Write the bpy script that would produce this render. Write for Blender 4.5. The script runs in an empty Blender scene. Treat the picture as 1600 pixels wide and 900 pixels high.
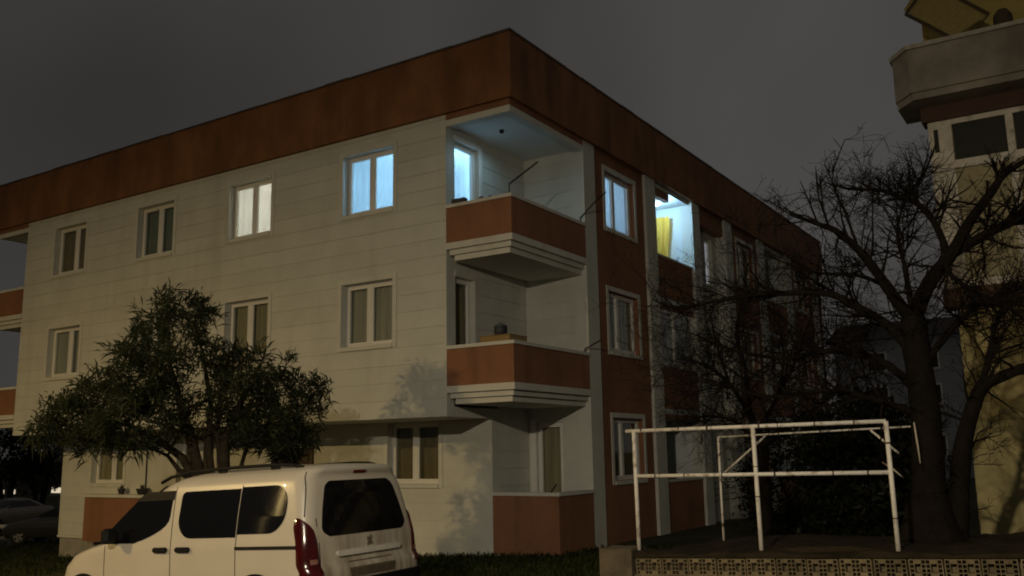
import bpy, math, random
import numpy as np
from mathutils import Matrix, Vector
rnd = random.Random(7)
nr = np.random.RandomState(11)
sc = bpy.context.scene
COL = sc.collection

# ------------------------------------------------------------------ camera
CAMP = np.array([10.7808, -14.4619, 1.7359]); YAW, PITCH, ROLL, FPX = 0.5683, 0.1776, -0.0174, 1438.67
def cam_axes():
    f = np.array([-math.sin(YAW)*math.cos(PITCH), math.cos(YAW)*math.cos(PITCH), math.sin(PITCH)])
    r = np.array([math.cos(YAW), math.sin(YAW), 0.0]); u = np.cross(r, f)
    c, s = math.cos(ROLL), math.sin(ROLL)
    return c*r+s*u, -s*r+c*u, f
CR, CU, CF = cam_axes()
cd = bpy.data.cameras.new('camera'); cam = bpy.data.objects.new('camera', cd); COL.objects.link(cam)
m = Matrix.Identity(4)
for i in range(3):
    m[i][0] = CR[i]; m[i][1] = CU[i]; m[i][2] = -CF[i]; m[i][3] = CAMP[i]
cam.matrix_world = m
cd.sensor_width = 36; cd.sensor_fit = 'HORIZONTAL'; cd.lens = FPX/1600*36; cd.clip_start = 0.05; cd.clip_end = 2000
sc.camera = cam
def ray(px, py):
    return CR*((px-800)/FPX) + CU*((450-py)/FPX) + CF
def on_y(px, py, y):                      # where the line of sight through a pixel meets the plane y = const
    d = ray(px, py); return CAMP + d*(y-CAMP[1])/d[1]
def on_x(px, py, x):
    d = ray(px, py); return CAMP + d*(x-CAMP[0])/d[0]

# ------------------------------------------------------------------ world and exposure
wd = bpy.data.worlds.new('World'); sc.world = wd; wd.use_nodes = True
nt = wd.node_tree; nt.nodes.clear()
wo = nt.nodes.new('ShaderNodeOutputWorld'); bg = nt.nodes.new('ShaderNodeBackground')
tc = nt.nodes.new('ShaderNodeTexCoord'); nz = nt.nodes.new('ShaderNodeTexNoise'); rp = nt.nodes.new('ShaderNodeValToRGB')
nz.inputs['Scale'].default_value = 2.4; nz.inputs['Detail'].default_value = 2.0; nz.inputs['Roughness'].default_value = 0.45
rp.color_ramp.elements[0].position = 0.30; rp.color_ramp.elements[0].color = (0.040, 0.038, 0.036, 1)
rp.color_ramp.elements[1].position = 0.72; rp.color_ramp.elements[1].color = (0.068, 0.065, 0.062, 1)
nt.links.new(tc.outputs['Generated'], nz.inputs['Vector']); nt.links.new(nz.outputs['Fac'], rp.inputs['Fac'])
sp = nt.nodes.new('ShaderNodeVectorMath'); sp.operation = 'DOT_PRODUCT'; sp.inputs[1].default_value = (0.84, 0.54, -0.1)
sr = nt.nodes.new('ShaderNodeMapRange'); sr.inputs['From Min'].default_value = -0.9; sr.inputs['From Max'].default_value = 0.9; sr.inputs['To Min'].default_value = 0.58; sr.inputs['To Max'].default_value = 1.34
sm = nt.nodes.new('ShaderNodeVectorMath'); sm.operation = 'SCALE'
nt.links.new(tc.outputs['Generated'], sp.inputs[0]); nt.links.new(sp.outputs['Value'], sr.inputs['Value']); nt.links.new(rp.outputs['Color'], sm.inputs[0]); nt.links.new(sr.outputs[0], sm.inputs['Scale'])
nt.links.new(sm.outputs[0], bg.inputs['Color']); nt.links.new(bg.outputs[0], wo.inputs[0])
bg.inputs['Strength'].default_value = 1.0
sc.view_settings.view_transform = 'Standard'; sc.view_settings.look = 'None'
sc.view_settings.exposure = 0.0; sc.view_settings.gamma = 1.0
sc.render.engine = 'CYCLES'
sc.cycles.use_denoising = True
sc.cycles.max_bounces = 8; sc.cycles.transparent_max_bounces = 16
sc.cycles.sample_clamp_indirect = 4.0
sc.cycles.filter_width = 1.9
LAMP_COL_A = (1.0, 0.86, 0.63); LAMP_COL = (1.0, 0.70, 0.28); LAMP_A, LAMP_B = 6500.0, 11800.0   # used by the street lamp builder below

# ------------------------------------------------------------------ materials
MATS = {}
def N(nt, t, **kw):
    n = nt.nodes.new(t)
    for k, v in kw.items(): setattr(n, k, v)
    return n
def mat(name, col, rough=0.8, var=0.0, vscale=3.0, bump=0.0, bscale=60.0, stain=None, stain_col=(0.05, 0.05, 0.04), stretch=(1, 1, 1), metal=0.0, spec=0.5, emit=None, estr=0.0, coat=0.0, trans=None, speck=None):
    if name in MATS: return MATS[name]
    ma = bpy.data.materials.new(name); ma.use_nodes = True; nt = ma.node_tree
    b = nt.nodes['Principled BSDF']; L = nt.links.new
    b.inputs['Roughness'].default_value = rough; b.inputs['Metallic'].default_value = metal
    b.inputs['Specular IOR Level'].default_value = spec; b.inputs['Coat Weight'].default_value = coat
    b.inputs['Base Color'].default_value = (*col, 1)
    geo = N(nt, 'ShaderNodeNewGeometry')
    cur = None
    if var > 0:
        n1 = N(nt, 'ShaderNodeTexNoise'); n1.inputs['Scale'].default_value = vscale; n1.inputs['Detail'].default_value = 6; n1.inputs['Roughness'].default_value = 0.62
        mp = N(nt, 'ShaderNodeMapping'); mp.inputs['Scale'].default_value = stretch
        L(geo.outputs['Position'], mp.inputs['Vector']); L(mp.outputs[0], n1.inputs['Vector'])
        r = N(nt, 'ShaderNodeValToRGB'); r.color_ramp.elements[0].position = 0.28; r.color_ramp.elements[1].position = 0.72
        r.color_ramp.elements[0].color = (*[max(0, c*(1-var)) for c in col], 1); r.color_ramp.elements[1].color = (*[min(1, c*(1+var)) for c in col], 1)
        L(n1.outputs['Fac'], r.inputs['Fac']); cur = r.outputs['Color']
    if stain:
        n2 = N(nt, 'ShaderNodeTexNoise'); n2.inputs['Scale'].default_value = stain[0]; n2.inputs['Detail'].default_value = 5
        mp = N(nt, 'ShaderNodeMapping'); mp.inputs['Scale'].default_value = stain[3] if len(stain) > 3 else (1, 1, 0.25); mp.inputs['Location'].default_value = (3.1, 7.7, 1.3)
        L(geo.outputs['Position'], mp.inputs['Vector']); L(mp.outputs[0], n2.inputs['Vector'])
        r = N(nt, 'ShaderNodeMapRange'); r.inputs['From Min'].default_value = stain[1]; r.inputs['From Max'].default_value = stain[1]+0.22; r.inputs['To Max'].default_value = stain[2]
        L(n2.outputs['Fac'], r.inputs['Value'])
        mx = N(nt, 'ShaderNodeMix', data_type='RGBA'); mx.inputs['B'].default_value = (*stain_col, 1)
        if cur: L(cur, mx.inputs['A'])
        else: mx.inputs['A'].default_value = (*col, 1)
        L(r.outputs[0], mx.inputs['Factor']); cur = mx.outputs['Result']
    if speck:
        oi = N(nt, 'ShaderNodeObjectInfo'); hs = N(nt, 'ShaderNodeHueSaturation'); mr = N(nt, 'ShaderNodeMapRange')
        mr.inputs['To Min'].default_value = 1-speck; mr.inputs['To Max'].default_value = 1+speck
        L(oi.outputs['Random'], mr.inputs['Value']); L(mr.outputs[0], hs.inputs['Value'])
        if cur: L(cur, hs.inputs['Color'])
        else: hs.inputs['Color'].default_value = (*col, 1)
        cur = hs.outputs['Color']
    if cur: L(cur, b.inputs['Base Color'])
    if bump > 0:
        n3 = N(nt, 'ShaderNodeTexNoise'); n3.inputs['Scale'].default_value = bscale; n3.inputs['Detail'].default_value = 4
        L(geo.outputs['Position'], n3.inputs['Vector'])
        bp = N(nt, 'ShaderNodeBump'); bp.inputs['Strength'].default_value = bump; bp.inputs['Distance'].default_value = 0.02
        L(n3.outputs['Fac'], bp.inputs['Height']); L(bp.outputs[0], b.inputs['Normal'])
    if emit:
        b.inputs['Emission Color'].default_value = (*emit, 1); b.inputs['Emission Strength'].default_value = estr
    if trans:
        tl = N(nt, 'ShaderNodeBsdfTranslucent'); tl.inputs['Color'].default_value = (*trans, 1)
        ms = N(nt, 'ShaderNodeMixShader'); ms.inputs[0].default_value = 0.5
        out = nt.nodes['Material Output']; L(b.outputs[0], ms.inputs[1]); L(tl.outputs[0], ms.inputs[2]); L(ms.outputs[0], out.inputs['Surface'])
    MATS[name] = ma; return ma
def glass(name, tint=(0.8, 0.85, 0.85), refl=1.0, rough=0.03):
    if name in MATS: return MATS[name]
    ma = bpy.data.materials.new(name); ma.use_nodes = True; nt = ma.node_tree; nt.nodes.clear(); L = nt.links.new
    o = N(nt, 'ShaderNodeOutputMaterial'); t = N(nt, 'ShaderNodeBsdfTransparent'); g = N(nt, 'ShaderNodeBsdfGlossy'); ms = N(nt, 'ShaderNodeMixShader'); lw = N(nt, 'ShaderNodeLayerWeight'); lw.inputs['Blend'].default_value = 0.5
    fr = N(nt, 'ShaderNodeMath', operation='POWER'); fr.inputs[1].default_value = 4.0; L(lw.outputs['Facing'], fr.inputs[0]); ad = N(nt, 'ShaderNodeMath', operation='MULTIPLY_ADD'); ad.inputs[1].default_value = 0.9; ad.inputs[2].default_value = 0.04; L(fr.outputs[0], ad.inputs[0]); t.inputs['Color'].default_value = (*tint, 1); g.inputs['Roughness'].default_value = rough
    mu = N(nt, 'ShaderNodeMath', operation='MULTIPLY'); mu.inputs[1].default_value = refl
    L(ad.outputs[0], mu.inputs[0]); L(mu.outputs[0], ms.inputs[0]); L(t.outputs[0], ms.inputs[1]); L(g.outputs[0], ms.inputs[2]); L(ms.outputs[0], o.inputs['Surface'])
    MATS[name] = ma; return ma

CREAM = mat('cream_stucco', (0.585, 0.585, 0.53), 0.9, 0.09, 1.1, 0.25, 90, stain=(2.0, 0.53, 0.26, (1, 1, 0.13)), stain_col=(0.33, 0.31, 0.24), speck=0.035)
CREAMP = mat('cream_trim', (0.61, 0.60, 0.54), 0.85, 0.07, 2.0, 0.15, 90, stain=(2.0, 0.58, 0.4), stain_col=(0.33, 0.29, 0.22))
BROWN = mat('rust_brown_stucco', (0.255, 0.115, 0.058), 0.88, 0.22, 0.9, 0.3, 80, stain=(3.2, 0.50, 0.5, (1, 1, 0.13)), stain_col=(0.13, 0.065, 0.035))
FASC = mat('weathered_brown_fascia', (0.235, 0.098, 0.036), 0.85, 0.34, 1.3, 0.35, 30, stain=(1.5, 0.47, 0.7), stain_col=(0.12, 0.052, 0.02), stretch=(1, 1, 0.6))
COPING = mat('dark_metal_coping', (0.09, 0.06, 0.04), 0.6, 0.4, 5)
WHITE = mat('white_ceiling', (0.72, 0.71, 0.68), 0.85, 0.05, 2)
PVC = mat('white_pvc', (0.74, 0.72, 0.68), 0.45, 0.04, 3)
GLASS = glass('window_glass', (0.88, 0.90, 0.88), 1.0)
DARKI = mat('dark_interior', (0.03, 0.028, 0.025), 0.9)
BLACKM = mat('black_metal', (0.02, 0.02, 0.022), 0.5, metal=0.6)
CONC = mat('grey_concrete', (0.30, 0.28, 0.25), 0.95, 0.2, 4, 0.4, 40)
GALV = mat('galvanised_steel', (0.35, 0.35, 0.34), 0.5, 0.1, 6, metal=0.7)

# ------------------------------------------------------------------ mesh helpers
ORG = {}
class MB:
    def __init__(s): s.v = []; s.f = []
    def box(s, x0, x1, y0, y1, z0, z1):
        o = len(s.v)
        s.v += [(x0,y0,z0),(x1,y0,z0),(x1,y1,z0),(x0,y1,z0),(x0,y0,z1),(x1,y0,z1),(x1,y1,z1),(x0,y1,z1)]
        s.f += [(o,o+3,o+2,o+1),(o+4,o+5,o+6,o+7),(o,o+1,o+5,o+4),(o+1,o+2,o+6,o+5),(o+2,o+3,o+7,o+6),(o+3,o,o+4,o+7)]
        return s
    def cbox(s, x0, x1, y0, y1, z0, z1, c=0.01):      # box with chamfered vertical and horizontal edges
        o = len(s.v)
        for z, i in ((z0, c), (z0+c, 0), (z1-c, 0), (z1, c)):
            for (x, y) in ((x0+c+i,y0+i),(x1-c-i,y0+i),(x1-i,y0+c+i),(x1-i,y1-c-i),(x1-c-i,y1-i),(x0+c+i,y1-i),(x0+i,y1-c-i),(x0+i,y0+c+i)): s.v.append((x, y, z))
        s.f.append(tuple(o+7-k for k in range(8))); s.f.append(tuple(o+24+k for k in range(8)))
        for r in range(3):
            for k in range(8):
                a = o+r*8+k; b = o+r*8+(k+1) % 8; s.f.append((a, b, b+8, a+8))
        return s
    def quad(s, a, b, c, d):
        o = len(s.v); s.v += [tuple(a), tuple(b), tuple(c), tuple(d)]; s.f.append((o, o+1, o+2, o+3)); return s
    def prism(s, poly, z0, z1):                        # polygon in xy, counter-clockwise
        o = len(s.v); n = len(poly)
        s.v += [(x, y, z0) for x, y in poly] + [(x, y, z1) for x, y in poly]
        s.f.append(tuple(o+n-1-k for k in range(n))); s.f.append(tuple(o+n+k for k in range(n)))
        for k in range(n): s.f.append((o+k, o+(k+1) % n, o+n+(k+1) % n, o+n+k))
        return s
    def tube(s, pts, rad, n=8, cap=True):
        P = [np.array(p, float) for p in pts]
        if not hasattr(rad, '__len__'): rad = [rad]*len(P)
        o = len(s.v); ref = np.array([0.13, 0.27, 0.95])
        for i, p in enumerate(P):
            t = P[min(i+1, len(P)-1)] - P[max(i-1, 0)]; t = t/(np.linalg.norm(t)+1e-9)
            a = np.cross(t, ref)
            if np.linalg.norm(a) < 0.15: a = np.cross(t, [1.0, 0.1, 0])
            a /= np.linalg.norm(a); b = np.cross(t, a)
            for k in range(n):
                an = 2*math.pi*k/n; q = p + rad[i]*(math.cos(an)*a + math.sin(an)*b); s.v.append(tuple(q))
        for i in range(len(P)-1):
            for k in range(n):
                s.f.append((o+i*n+k, o+i*n+(k+1) % n, o+(i+1)*n+(k+1) % n, o+(i+1)*n+k))
        if cap:
            s.f.append(tuple(o+n-1-k for k in range(n))); e = o+(len(P)-1)*n; s.f.append(tuple(e+k for k in range(n)))
        return s
    def lathe(s, c, prof, n=16):                       # prof: (radius, z) bottom to top
        o = len(s.v)
        for r, z in prof:
            for k in range(n): s.v.append((c[0]+r*math.cos(2*math.pi*k/n), c[1]+r*math.sin(2*math.pi*k/n), c[2]+z))
        for i in range(len(prof)-1):
            for k in range(n): s.f.append((o+i*n+k, o+i*n+(k+1) % n, o+(i+1)*n+(k+1) % n, o+(i+1)*n+k))
        s.f.append(tuple(o+n-1-k for k in range(n))); e = o+(len(prof)-1)*n; s.f.append(tuple(e+k for k in range(n)))
        return s
    def grid(s, rows):                                 # rows of equal length
        o = len(s.v); w = len(rows[0])
        for r in rows: s.v += [tuple(p) for p in r]
        for i in range(len(rows)-1):
            for k in range(w-1): s.f.append((o+i*w+k, o+i*w+k+1, o+(i+1)*w+k+1, o+(i+1)*w+k))
        return s
    def mesh(s, name, smooth=False):
        me = bpy.data.meshes.new(name); me.from_pydata(s.v, [], s.f); me.update()
        if smooth: me.polygons.foreach_set('use_smooth', [True]*len(me.polygons))
        return me
    def build(s, name, material, parent=None, smooth=False, local=False):
        if parent is not None and not local:
            w = ORG.get(parent.name, (0, 0, 0)); s.v = [(x-w[0], y-w[1], z-w[2]) for x, y, z in s.v]
        return place(name, s.mesh(name, smooth), material, parent)
def place(name, me, material, parent=None, loc=(0, 0, 0), rotz=0.0):
    o = bpy.data.objects.new(name, me); COL.objects.link(o)
    if material and not me.materials: me.materials.append(material)
    o.location = loc; o.rotation_euler = (0, 0, rotz)
    if parent is not None:
        o.parent = parent
        if tuple(loc) == (0, 0, 0) and rotz == 0: ORG[o.name] = ORG.get(parent.name, (0, 0, 0))
    return o
def thing(name, label, cat, loc, group=None):
    o = bpy.data.objects.new(name, None); COL.objects.link(o); o.location = loc; o.empty_display_size = 0.2
    o['label'] = label; o['category'] = cat
    if group: o['group'] = group
    ORG[o.name] = tuple(loc); return o
def tag(o, label, cat, group=None):
    o['label'] = label; o['category'] = cat
    if group: o['group'] = group
    return o
def struct(o, kind='structure'): o['kind'] = kind; return o
def gz(x): return -0.30 + 0.045*max(-25.0, min(14.0, x))     # the street falls gently towards -x

# ================================================================== GROUND
gm = mat('dark_soil_and_turf', (0.055, 0.055, 0.028), 0.95, 0.45, 0.8, 0.8, 9, spec=0.12)
xs = [-700, -300, -120, -80, -60, -48, -40, -30, -25, -20, -15, -10, -5, 0, 3, 6, 10, 14, 25, 60, 150, 400]
ys = [-300, -120, -60, -30, -22, -16, -10, -5, 0, 5, 12, 25, 45, 80, 150, 400, 900]
b = MB(); b.grid([[(x, y, gz(x)) for x in xs] for y in ys]); struct(b.build('ground', gm))
ASPH = mat('worn_asphalt', (0.06, 0.058, 0.055), 0.9, 0.25, 2.5, 0.5, 60)
b = MB(); b.grid([[(x, y, gz(x)+0.004) for x in xs[3:19]] for y in (-24, -16, -10, -8.2)]); struct(b.build('street', ASPH))
# the road past the far end of the building
def gpt(px, py, z):
    d = ray(px, py); return CAMP + d*(z-CAMP[2])/d[2]
k0, k1 = gpt(-60, 853, -1.42), gpt(150, 826, -1.40); kd = (k1-k0)/np.linalg.norm(k1-k0); kn = np.array([-kd[1], kd[0], 0]); kn = kn if kn[1] > 0 else -kn
def kq(a, n, z): q = k0+kd*a+kn*n; return (q[0], q[1], z)
zr = -1.415
b = MB(); b.quad(kq(-30, 0, zr+0.03), kq(22, 0, zr+0.03), kq(22, 22, zr+0.03), kq(-30, 22, zr+0.03)); struct(b.build('side_road', ASPH))
KERB = mat('pale_kerb_stone', (0.36, 0.34, 0.30), 0.9, 0.15, 3, 0.3, 50)
b = MB()
for i in range(len(xs)-1):
    x0, x1 = max(xs[i], -80), min(xs[i+1], 40)
    if x1 <= x0: continue
    o = len(b.v)
    for x in (x0, x1):
        z = gz(x); b.v += [(x, -8.2, z-0.05), (x, -8.2, z+0.12), (x, -8.05, z+0.12), (x, -8.05, z-0.05)]
    b.f += [(o, o+4, o+5, o+1), (o+1, o+5, o+6, o+2), (o+2, o+6, o+7, o+3)]
struct(b.build('kerb', KERB))
b = MB(); b.prism([kq(-30, -0.25, 0)[:2], kq(22, -0.25, 0)[:2], kq(22, 0, 0)[:2], kq(-30, 0, 0)[:2]], zr-0.2, zr+0.14); struct(b.build('far_kerb', KERB))
PAVE = mat('concrete_pavement', (0.17, 0.16, 0.14), 0.92, 0.2, 2.2, 0.3, 45)
b = MB(); b.grid([[(x, y, gz(x)+0.110) for x in xs[3:19]] for y in (-8.05, -5.45)]); struct(b.build('pavement', PAVE))

# ================================================================== APARTMENT BUILDING
W, S, D, LL = 1.56, 1.55, 3.01, 15.2        # corner balcony width, ground floor set-back, balcony depth, facade length
ZO, ZF0, ZF1 = 2.46, 8.61, 9.97             # overhang, fascia bottom, fascia top
YE = 23.2                                   # far end of the long side
BL = thing('apartment_building', 'three-storey cream apartment block with rust-brown fascia band and corner balconies', 'building', (0, 0, -0.3))
CH = 2.85/8
def wall(name, axis, plane, u0, u1, z0, z1, ops, mt, thick=0.25, courses=True):
    """axis 'y': wall faces -y at y=plane, u is x.  axis 'x': wall faces +x at x=plane, u is y."""
    def bx(b, a0, a1, d0, d1, c0, c1):
        if axis == 'y': b.box(a0, a1, plane+d0, plane+d1, c0, c1)
        else: b.box(plane-d1, plane-d0, a0, a1, c0, c1)
    def segs(c0, c1):
        out = [(u0, u1)]
        for (a0, a1, q0, q1) in ops:
            if q0 < c1-1e-6 and q1 > c0+1e-6:
                nx = []
                for s0, s1 in out:
                    if a1 <= s0 or a0 >= s1: nx.append((s0, s1)); continue
                    if a0 > s0: nx.append((s0, a0))
                    if a1 < s1: nx.append((a1, s1))
                out = nx
        return out
    zs = sorted({z0, z1} | {q for o in ops for q in o[2:] if z0 < q < z1})
    cb = MB(); off = 0.014 if courses else 0.0
    for c0, c1 in zip(zs[:-1], zs[1:]):
        for s0, s1 in segs(c0, c1): bx(cb, s0, s1, off, thick, c0, c1)
    w = cb.build(name, mt, BL)
    if courses:
        z = z0
        while z < z1-0.02:
            t = min(z+CH, z1); zz = sorted({z+0.006, t-0.006} | {q for o in ops for q in o[2:] if z+0.006 < q < t-0.006})
            for c0, c1 in zip(zz[:-1], zz[1:]):
                for s0, s1 in segs(c0, c1):
                    cb = MB(); bx(cb, s0, s1, rnd.uniform(-0.0015, 0.0015), 0.0142, c0, c1); cb.build('wall_course', mt, w)
            z = t
    return w
FX = [(-13.76, -12.30), (-10.02, -8.57), (-6.50, -5.05), (-2.80, -1.38)]
up_ops = [(a, c, z, z+1.35) for a, c in FX for z in (6.87, 4.00)]
wall('front_wall', 'y', 0.0, -LL, 0.0, ZO, ZF0, up_ops, CREAM)
gr_ops = [(-13.76, -12.30, 1.10, 2.43), (-10.02, -8.57, 1.10, 2.43), (-6.50, -5.05, -0.55, 1.95), (-2.80, -1.38, 1.12, 2.43)]
wall('ground_floor_wall', 'y', S, -LL, 0.0, -0.36, ZO, gr_ops, CREAM)
MB().box(-LL, 0, 0.25, S+0.25, ZO-0.002, ZO+0.2).build('overhang_soffit', CREAMP, BL)
MB().box(-LL+0.05, -0.05, S+0.04, S+0.3, -1.3, -0.36).build('plinth', CONC, BL)
MB().box(-LL-0.01, 0.012, S-0.02, S+0.28, -0.42, -0.362).build('plinth_ledge', CREAMP, BL)
# walls of the notched corner (inside the balconies); one set per storey so slabs fit between
doors = {3: (0.30, 1.18, 5.76, 8.15), 2: (0.30, 0.95, 2.92, 5.27)}
wall('balcony_side_wall', 'x', 0.0, 0.25, D, 5.70, ZF0, [doors[3]], CREAM)
wall('balcony_side_wall', 'x', 0.0, 0.25, D, 2.86, 5.70, [doors[2]], CREAM)
wall('balcony_back_wall', 'y', D, 0.0, W-0.30, 5.70, ZF0, [], CREAM)
wall('balcony_back_wall', 'y', D, 0.0, W-0.30, 2.86, 5.70, [], CREAM)
wall('porch_side_wall', 'x', 0.0, S+0.25, D, -0.36, 2.86, [], CREAM)
wall('porch_back_wall', 'y', D, 0.0, W-0.30, -0.36, 2.86, [(0.20, 0.86, 0.0, 2.38)], CREAM)

def curtain_mesh(w, h, k, amp=0.03):
    n = 60; r0 = []; r1 = []
    ph = rnd.uniform(0, 6)
    for i in range(n+1):
        u = w*i/n; d = amp*math.sin(u*k+ph) + amp*0.5*math.sin(u*k*2.3+1.7*ph)
        r0.append((u, d, 0)); r1.append((u, d*0.7, h))
    return MB().grid([r0, r1]).mesh('curtain', True)
CUR = {
 'beige': mat('beige_drape', (0.46, 0.43, 0.37), 0.95, 0.3, 9, stretch=(1, 1, 0.05)),
 'brown': mat('brown_drape', (0.22, 0.17, 0.09), 0.95, 0.3, 9, stretch=(1, 1, 0.05)),
 'grey': mat('grey_net_curtain', (0.46, 0.45, 0.40), 0.95, 0.15, 9, stretch=(1, 1, 0.05)),
 'green': mat('grey_green_blind', (0.20, 0.23, 0.20), 0.8, 0.1, 4),
 'ochre': mat('ochre_drape', (0.38, 0.33, 0.22), 0.95, 0.25, 9, stretch=(1, 1, 0.05)),
 'warm': mat('curtain_lit_warm', (0.5, 0.48, 0.45), 0.95, emit=(1.0, 0.91, 0.79), estr=0.55),
 'blue': mat('curtain_lit_blue', (0.5, 0.55, 0.6), 0.95, emit=(0.42, 0.70, 1.0), estr=0.78),
 'pale': mat('curtain_lit_pale_blue', (0.4, 0.45, 0.5), 0.95, emit=(0.50, 0.72, 1.0), estr=0.55),
 'dim': mat('curtain_lit_dim', (0.4, 0.4, 0.4), 0.95, emit=(0.85, 0.88, 1.0), estr=0.30),
}
def window(axis, plane, u0, u1, z0, z1, cur='beige', split=0.5, reveal=0.16, surround=True, parent=None, deep=0.035, bar=None, label=None):
    w, h = u1-u0, z1-z0; rot = 0.0 if axis == 'y' else math.pi/2
    par = parent or BL; po = ORG[par.name]
    if axis == 'y': loc = (u0-po[0], plane-po[1], z0-po[2])
    else: loc = (plane-po[0], u0-po[1], z0-po[2])
    t = 0.055; d0, d1 = reveal, reveal+0.07
    b = MB()
    b.cbox(0, t, d0, d1, 0, h, 0.006); b.cbox(w-t, w, d0, d1, 0, h, 0.006); b.cbox(t, w-t, d0+0.001, d1, 0, t, 0.006); b.cbox(t, w-t, d0+0.001, d1, h-t, h, 0.006)
    o = place('window', b.mesh('window'), PVC, par, loc, rot)
    if label: o['label'] = label
    xm = t + (w-2*t)*split
    spans = [(t, xm-0.035), (xm+0.035, w-t)] if split > 0 else [(t, w-t)]
    if split > 0:
        place('mullion', MB().cbox(xm-0.035, xm+0.035, d0-0.004, d1, t, h-t, 0.006).mesh('mullion'), PVC, o)
    for i, (a, c) in enumerate(spans):
        s_ = 0.045; b = MB()
        dd = -0.012 if i == 0 else 0.004
        b.cbox(a, a+s_, d0+dd, d1-0.01, t, h-t, 0.005); b.cbox(c-s_, c, d0+dd, d1-0.01, t, h-t, 0.005)
        b.cbox(a+s_, c-s_, d0+dd+0.001, d1-0.011, t, t+s_, 0.005); b.cbox(a+s_, c-s_, d0+dd+0.001, d1-0.011, h-t-s_, h-t, 0.005)
        place('sash', b.mesh('sash'), PVC, o)
        place('pane', MB().box(a+s_-0.01, c-s_+0.01, d0+0.03, d0+0.038, t+s_-0.01, h-t-s_+0.01).mesh('pane'), GLASS, o)
    if cur:
        if cur in ('green',):
            place('blind', MB().box(0.03, w-0.03, d1+deep, d1+deep+0.01, 0.0, h).mesh('blind'), CUR[cur], o)
        else:
            c = place('curtain', curtain_mesh(w+0.1, h+0.1, rnd.uniform(26, 40)), CUR[cur], o, (-0.05, d1+deep, -0.05))
    if surround:
        b = MB(); k = 0.11; q = -0.018
        b.box(-k, -0.002, q, 0.012, -k*0.8, h+k); b.box(w+0.002, w+k, q, 0.012, -k*0.8, h+k); b.box(-0.002, w+0.002, q, 0.012, h+0.002, h+k); b.box(-0.002, w+0.002, q-0.02, 0.012, -k*0.8, -0.002)
        place('surround', b.mesh('surround'), CREAMP, o)
    return o
cs3 = ['brown', 'green', None, None]; cs2 = ['grey', 'green', 'ochre', 'beige']
for (a, c), k3, k2 in zip(FX, cs3, cs2):
    window('y', 0.0, a, c, 6.87, 8.22, k3, 0.5 if k3 != 'brown' else 0.56, label=None if k3 else ('window lit warm white' if a < -5 else 'window lit pale blue'))
    window('y', 0.0, a, c, 4.00, 5.35, k2, 0.56 if k2 == 'grey' else 0.47)
window('y', S, -13.76, -12.30, 1.10, 2.43, 'ochre', 0.55); window('y', S, -10.02, -8.57, 1.10, 2.43, 'brown'); window('y', S, -2.80, -1.38, 1.12, 2.43, 'brown', 0.47)
# entrance door behind the tree
DOOR = mat('dark_brown_door', (0.05, 0.03, 0.018), 0.5, 0.2, 5)
b = MB().box(-6.50, -5.05, S+0.12, S+0.18, -0.55, 1.95); dr = b.build('entrance_door', DOOR, BL)
b = MB(); b.box(-6.35, -5.85, S+0.10, S+0.122, 0.5, 1.8); b.box(-5.70, -5.20, S+0.10, S+0.122, 0.5, 1.8); b.build('door_panel', COPING, dr)
MB().tube([(-5.80, S+0.06, 0.3), (-5.80, S+0.06, 0.9)], 0.014).build('handle', GALV, dr)
# small rust-brown ledge balcony under the first ground floor window
b = MB().box(-13.48, -10.6, S-0.34, S-0.002, -0.45, 0.74); lb = b.build('low_parapet', BROWN, BL)
MB().box(-13.53, -10.55, S-0.39, S-0.004, 0.742, 0.82).build('cap', CREAMP, lb)
MB().tube([(-11.25, S-0.03, 0.82), (-11.25, S-0.03, 2.44)], 0.018, 6).build('drain_pipe', BLACKM, BL)

# ---- balconies
def balcony(y0, zc, hb, x0=0.0, x1=W, steps=True, mirror=False):
    """parapet on the -y and +x side (or -x side when mirrored), cap top at zc, brown height hb below it"""
    def X(x): return x if not mirror else (x0+x1-x)
    def bx(b, xa, xb, ya, yb, za, zb): b.box(min(X(xa), X(xb)), max(X(xa), X(xb)), ya, yb, za, zb)
    zb = zc-hb; t = 0.14; b = MB()
    bx(b, x0, x1, y0, y0+t, zb, zc-0.07); bx(b, x1-t, x1, y0+t, D, zb, zc-0.07)
    par = b.build('parapet', BROWN, BL)
    b = MB(); bx(b, x0+0.002, x1+0.03, y0-0.03, y0+t+0.03, zc-0.068, zc); bx(b, x1-t-0.03, x1+0.03, y0+t+0.03, D-0.002, zc-0.068, zc)
    b.build('cap', CREAMP, par)
    if steps:
        for k, (za, zb2, i) in enumerate(((zb-0.13, zb-0.001, -0.025), (zb-0.235, zb-0.132, 0.05), (zb-0.345, zb-0.237, 0.12))):
            b = MB(); bx(b, x0+(0.004 if k == 0 else i), x1-i, y0+i, D-0.003, za, zb2); b.build('slab_moulding', CREAMP, BL)
        b = MB(); bx(b, x0+0.004, x1-t-0.002, y0+t+0.002, D-0.004, zb, zb+0.03); b.build('balcony_floor', CONC, BL)
    else:
        b = MB(); bx(b, x0+0.004, x1+0.015, y0-0.015, D-0.003, zb-0.16, zb-0.001); b.build('base_band', CREAMP, BL)
        b = MB(); bx(b, x0+0.004, x1-0.05, y0+0.05, D-0.003, zb-0.9, zb-0.162); b.build('base_block', CONC, BL)
    return par
bal3 = balcony(0.0, 6.68, 0.79); bal2 = balcony(0.0, 3.83, 0.79); bal1 = balcony(S, 0.96, 1.23, steps=False)
balcony(0.0, 6.72, 0.79, -LL-W, -LL, mirror=True); balcony(0.0, 3.84, 0.79, -LL-W, -LL, mirror=True)
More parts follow.
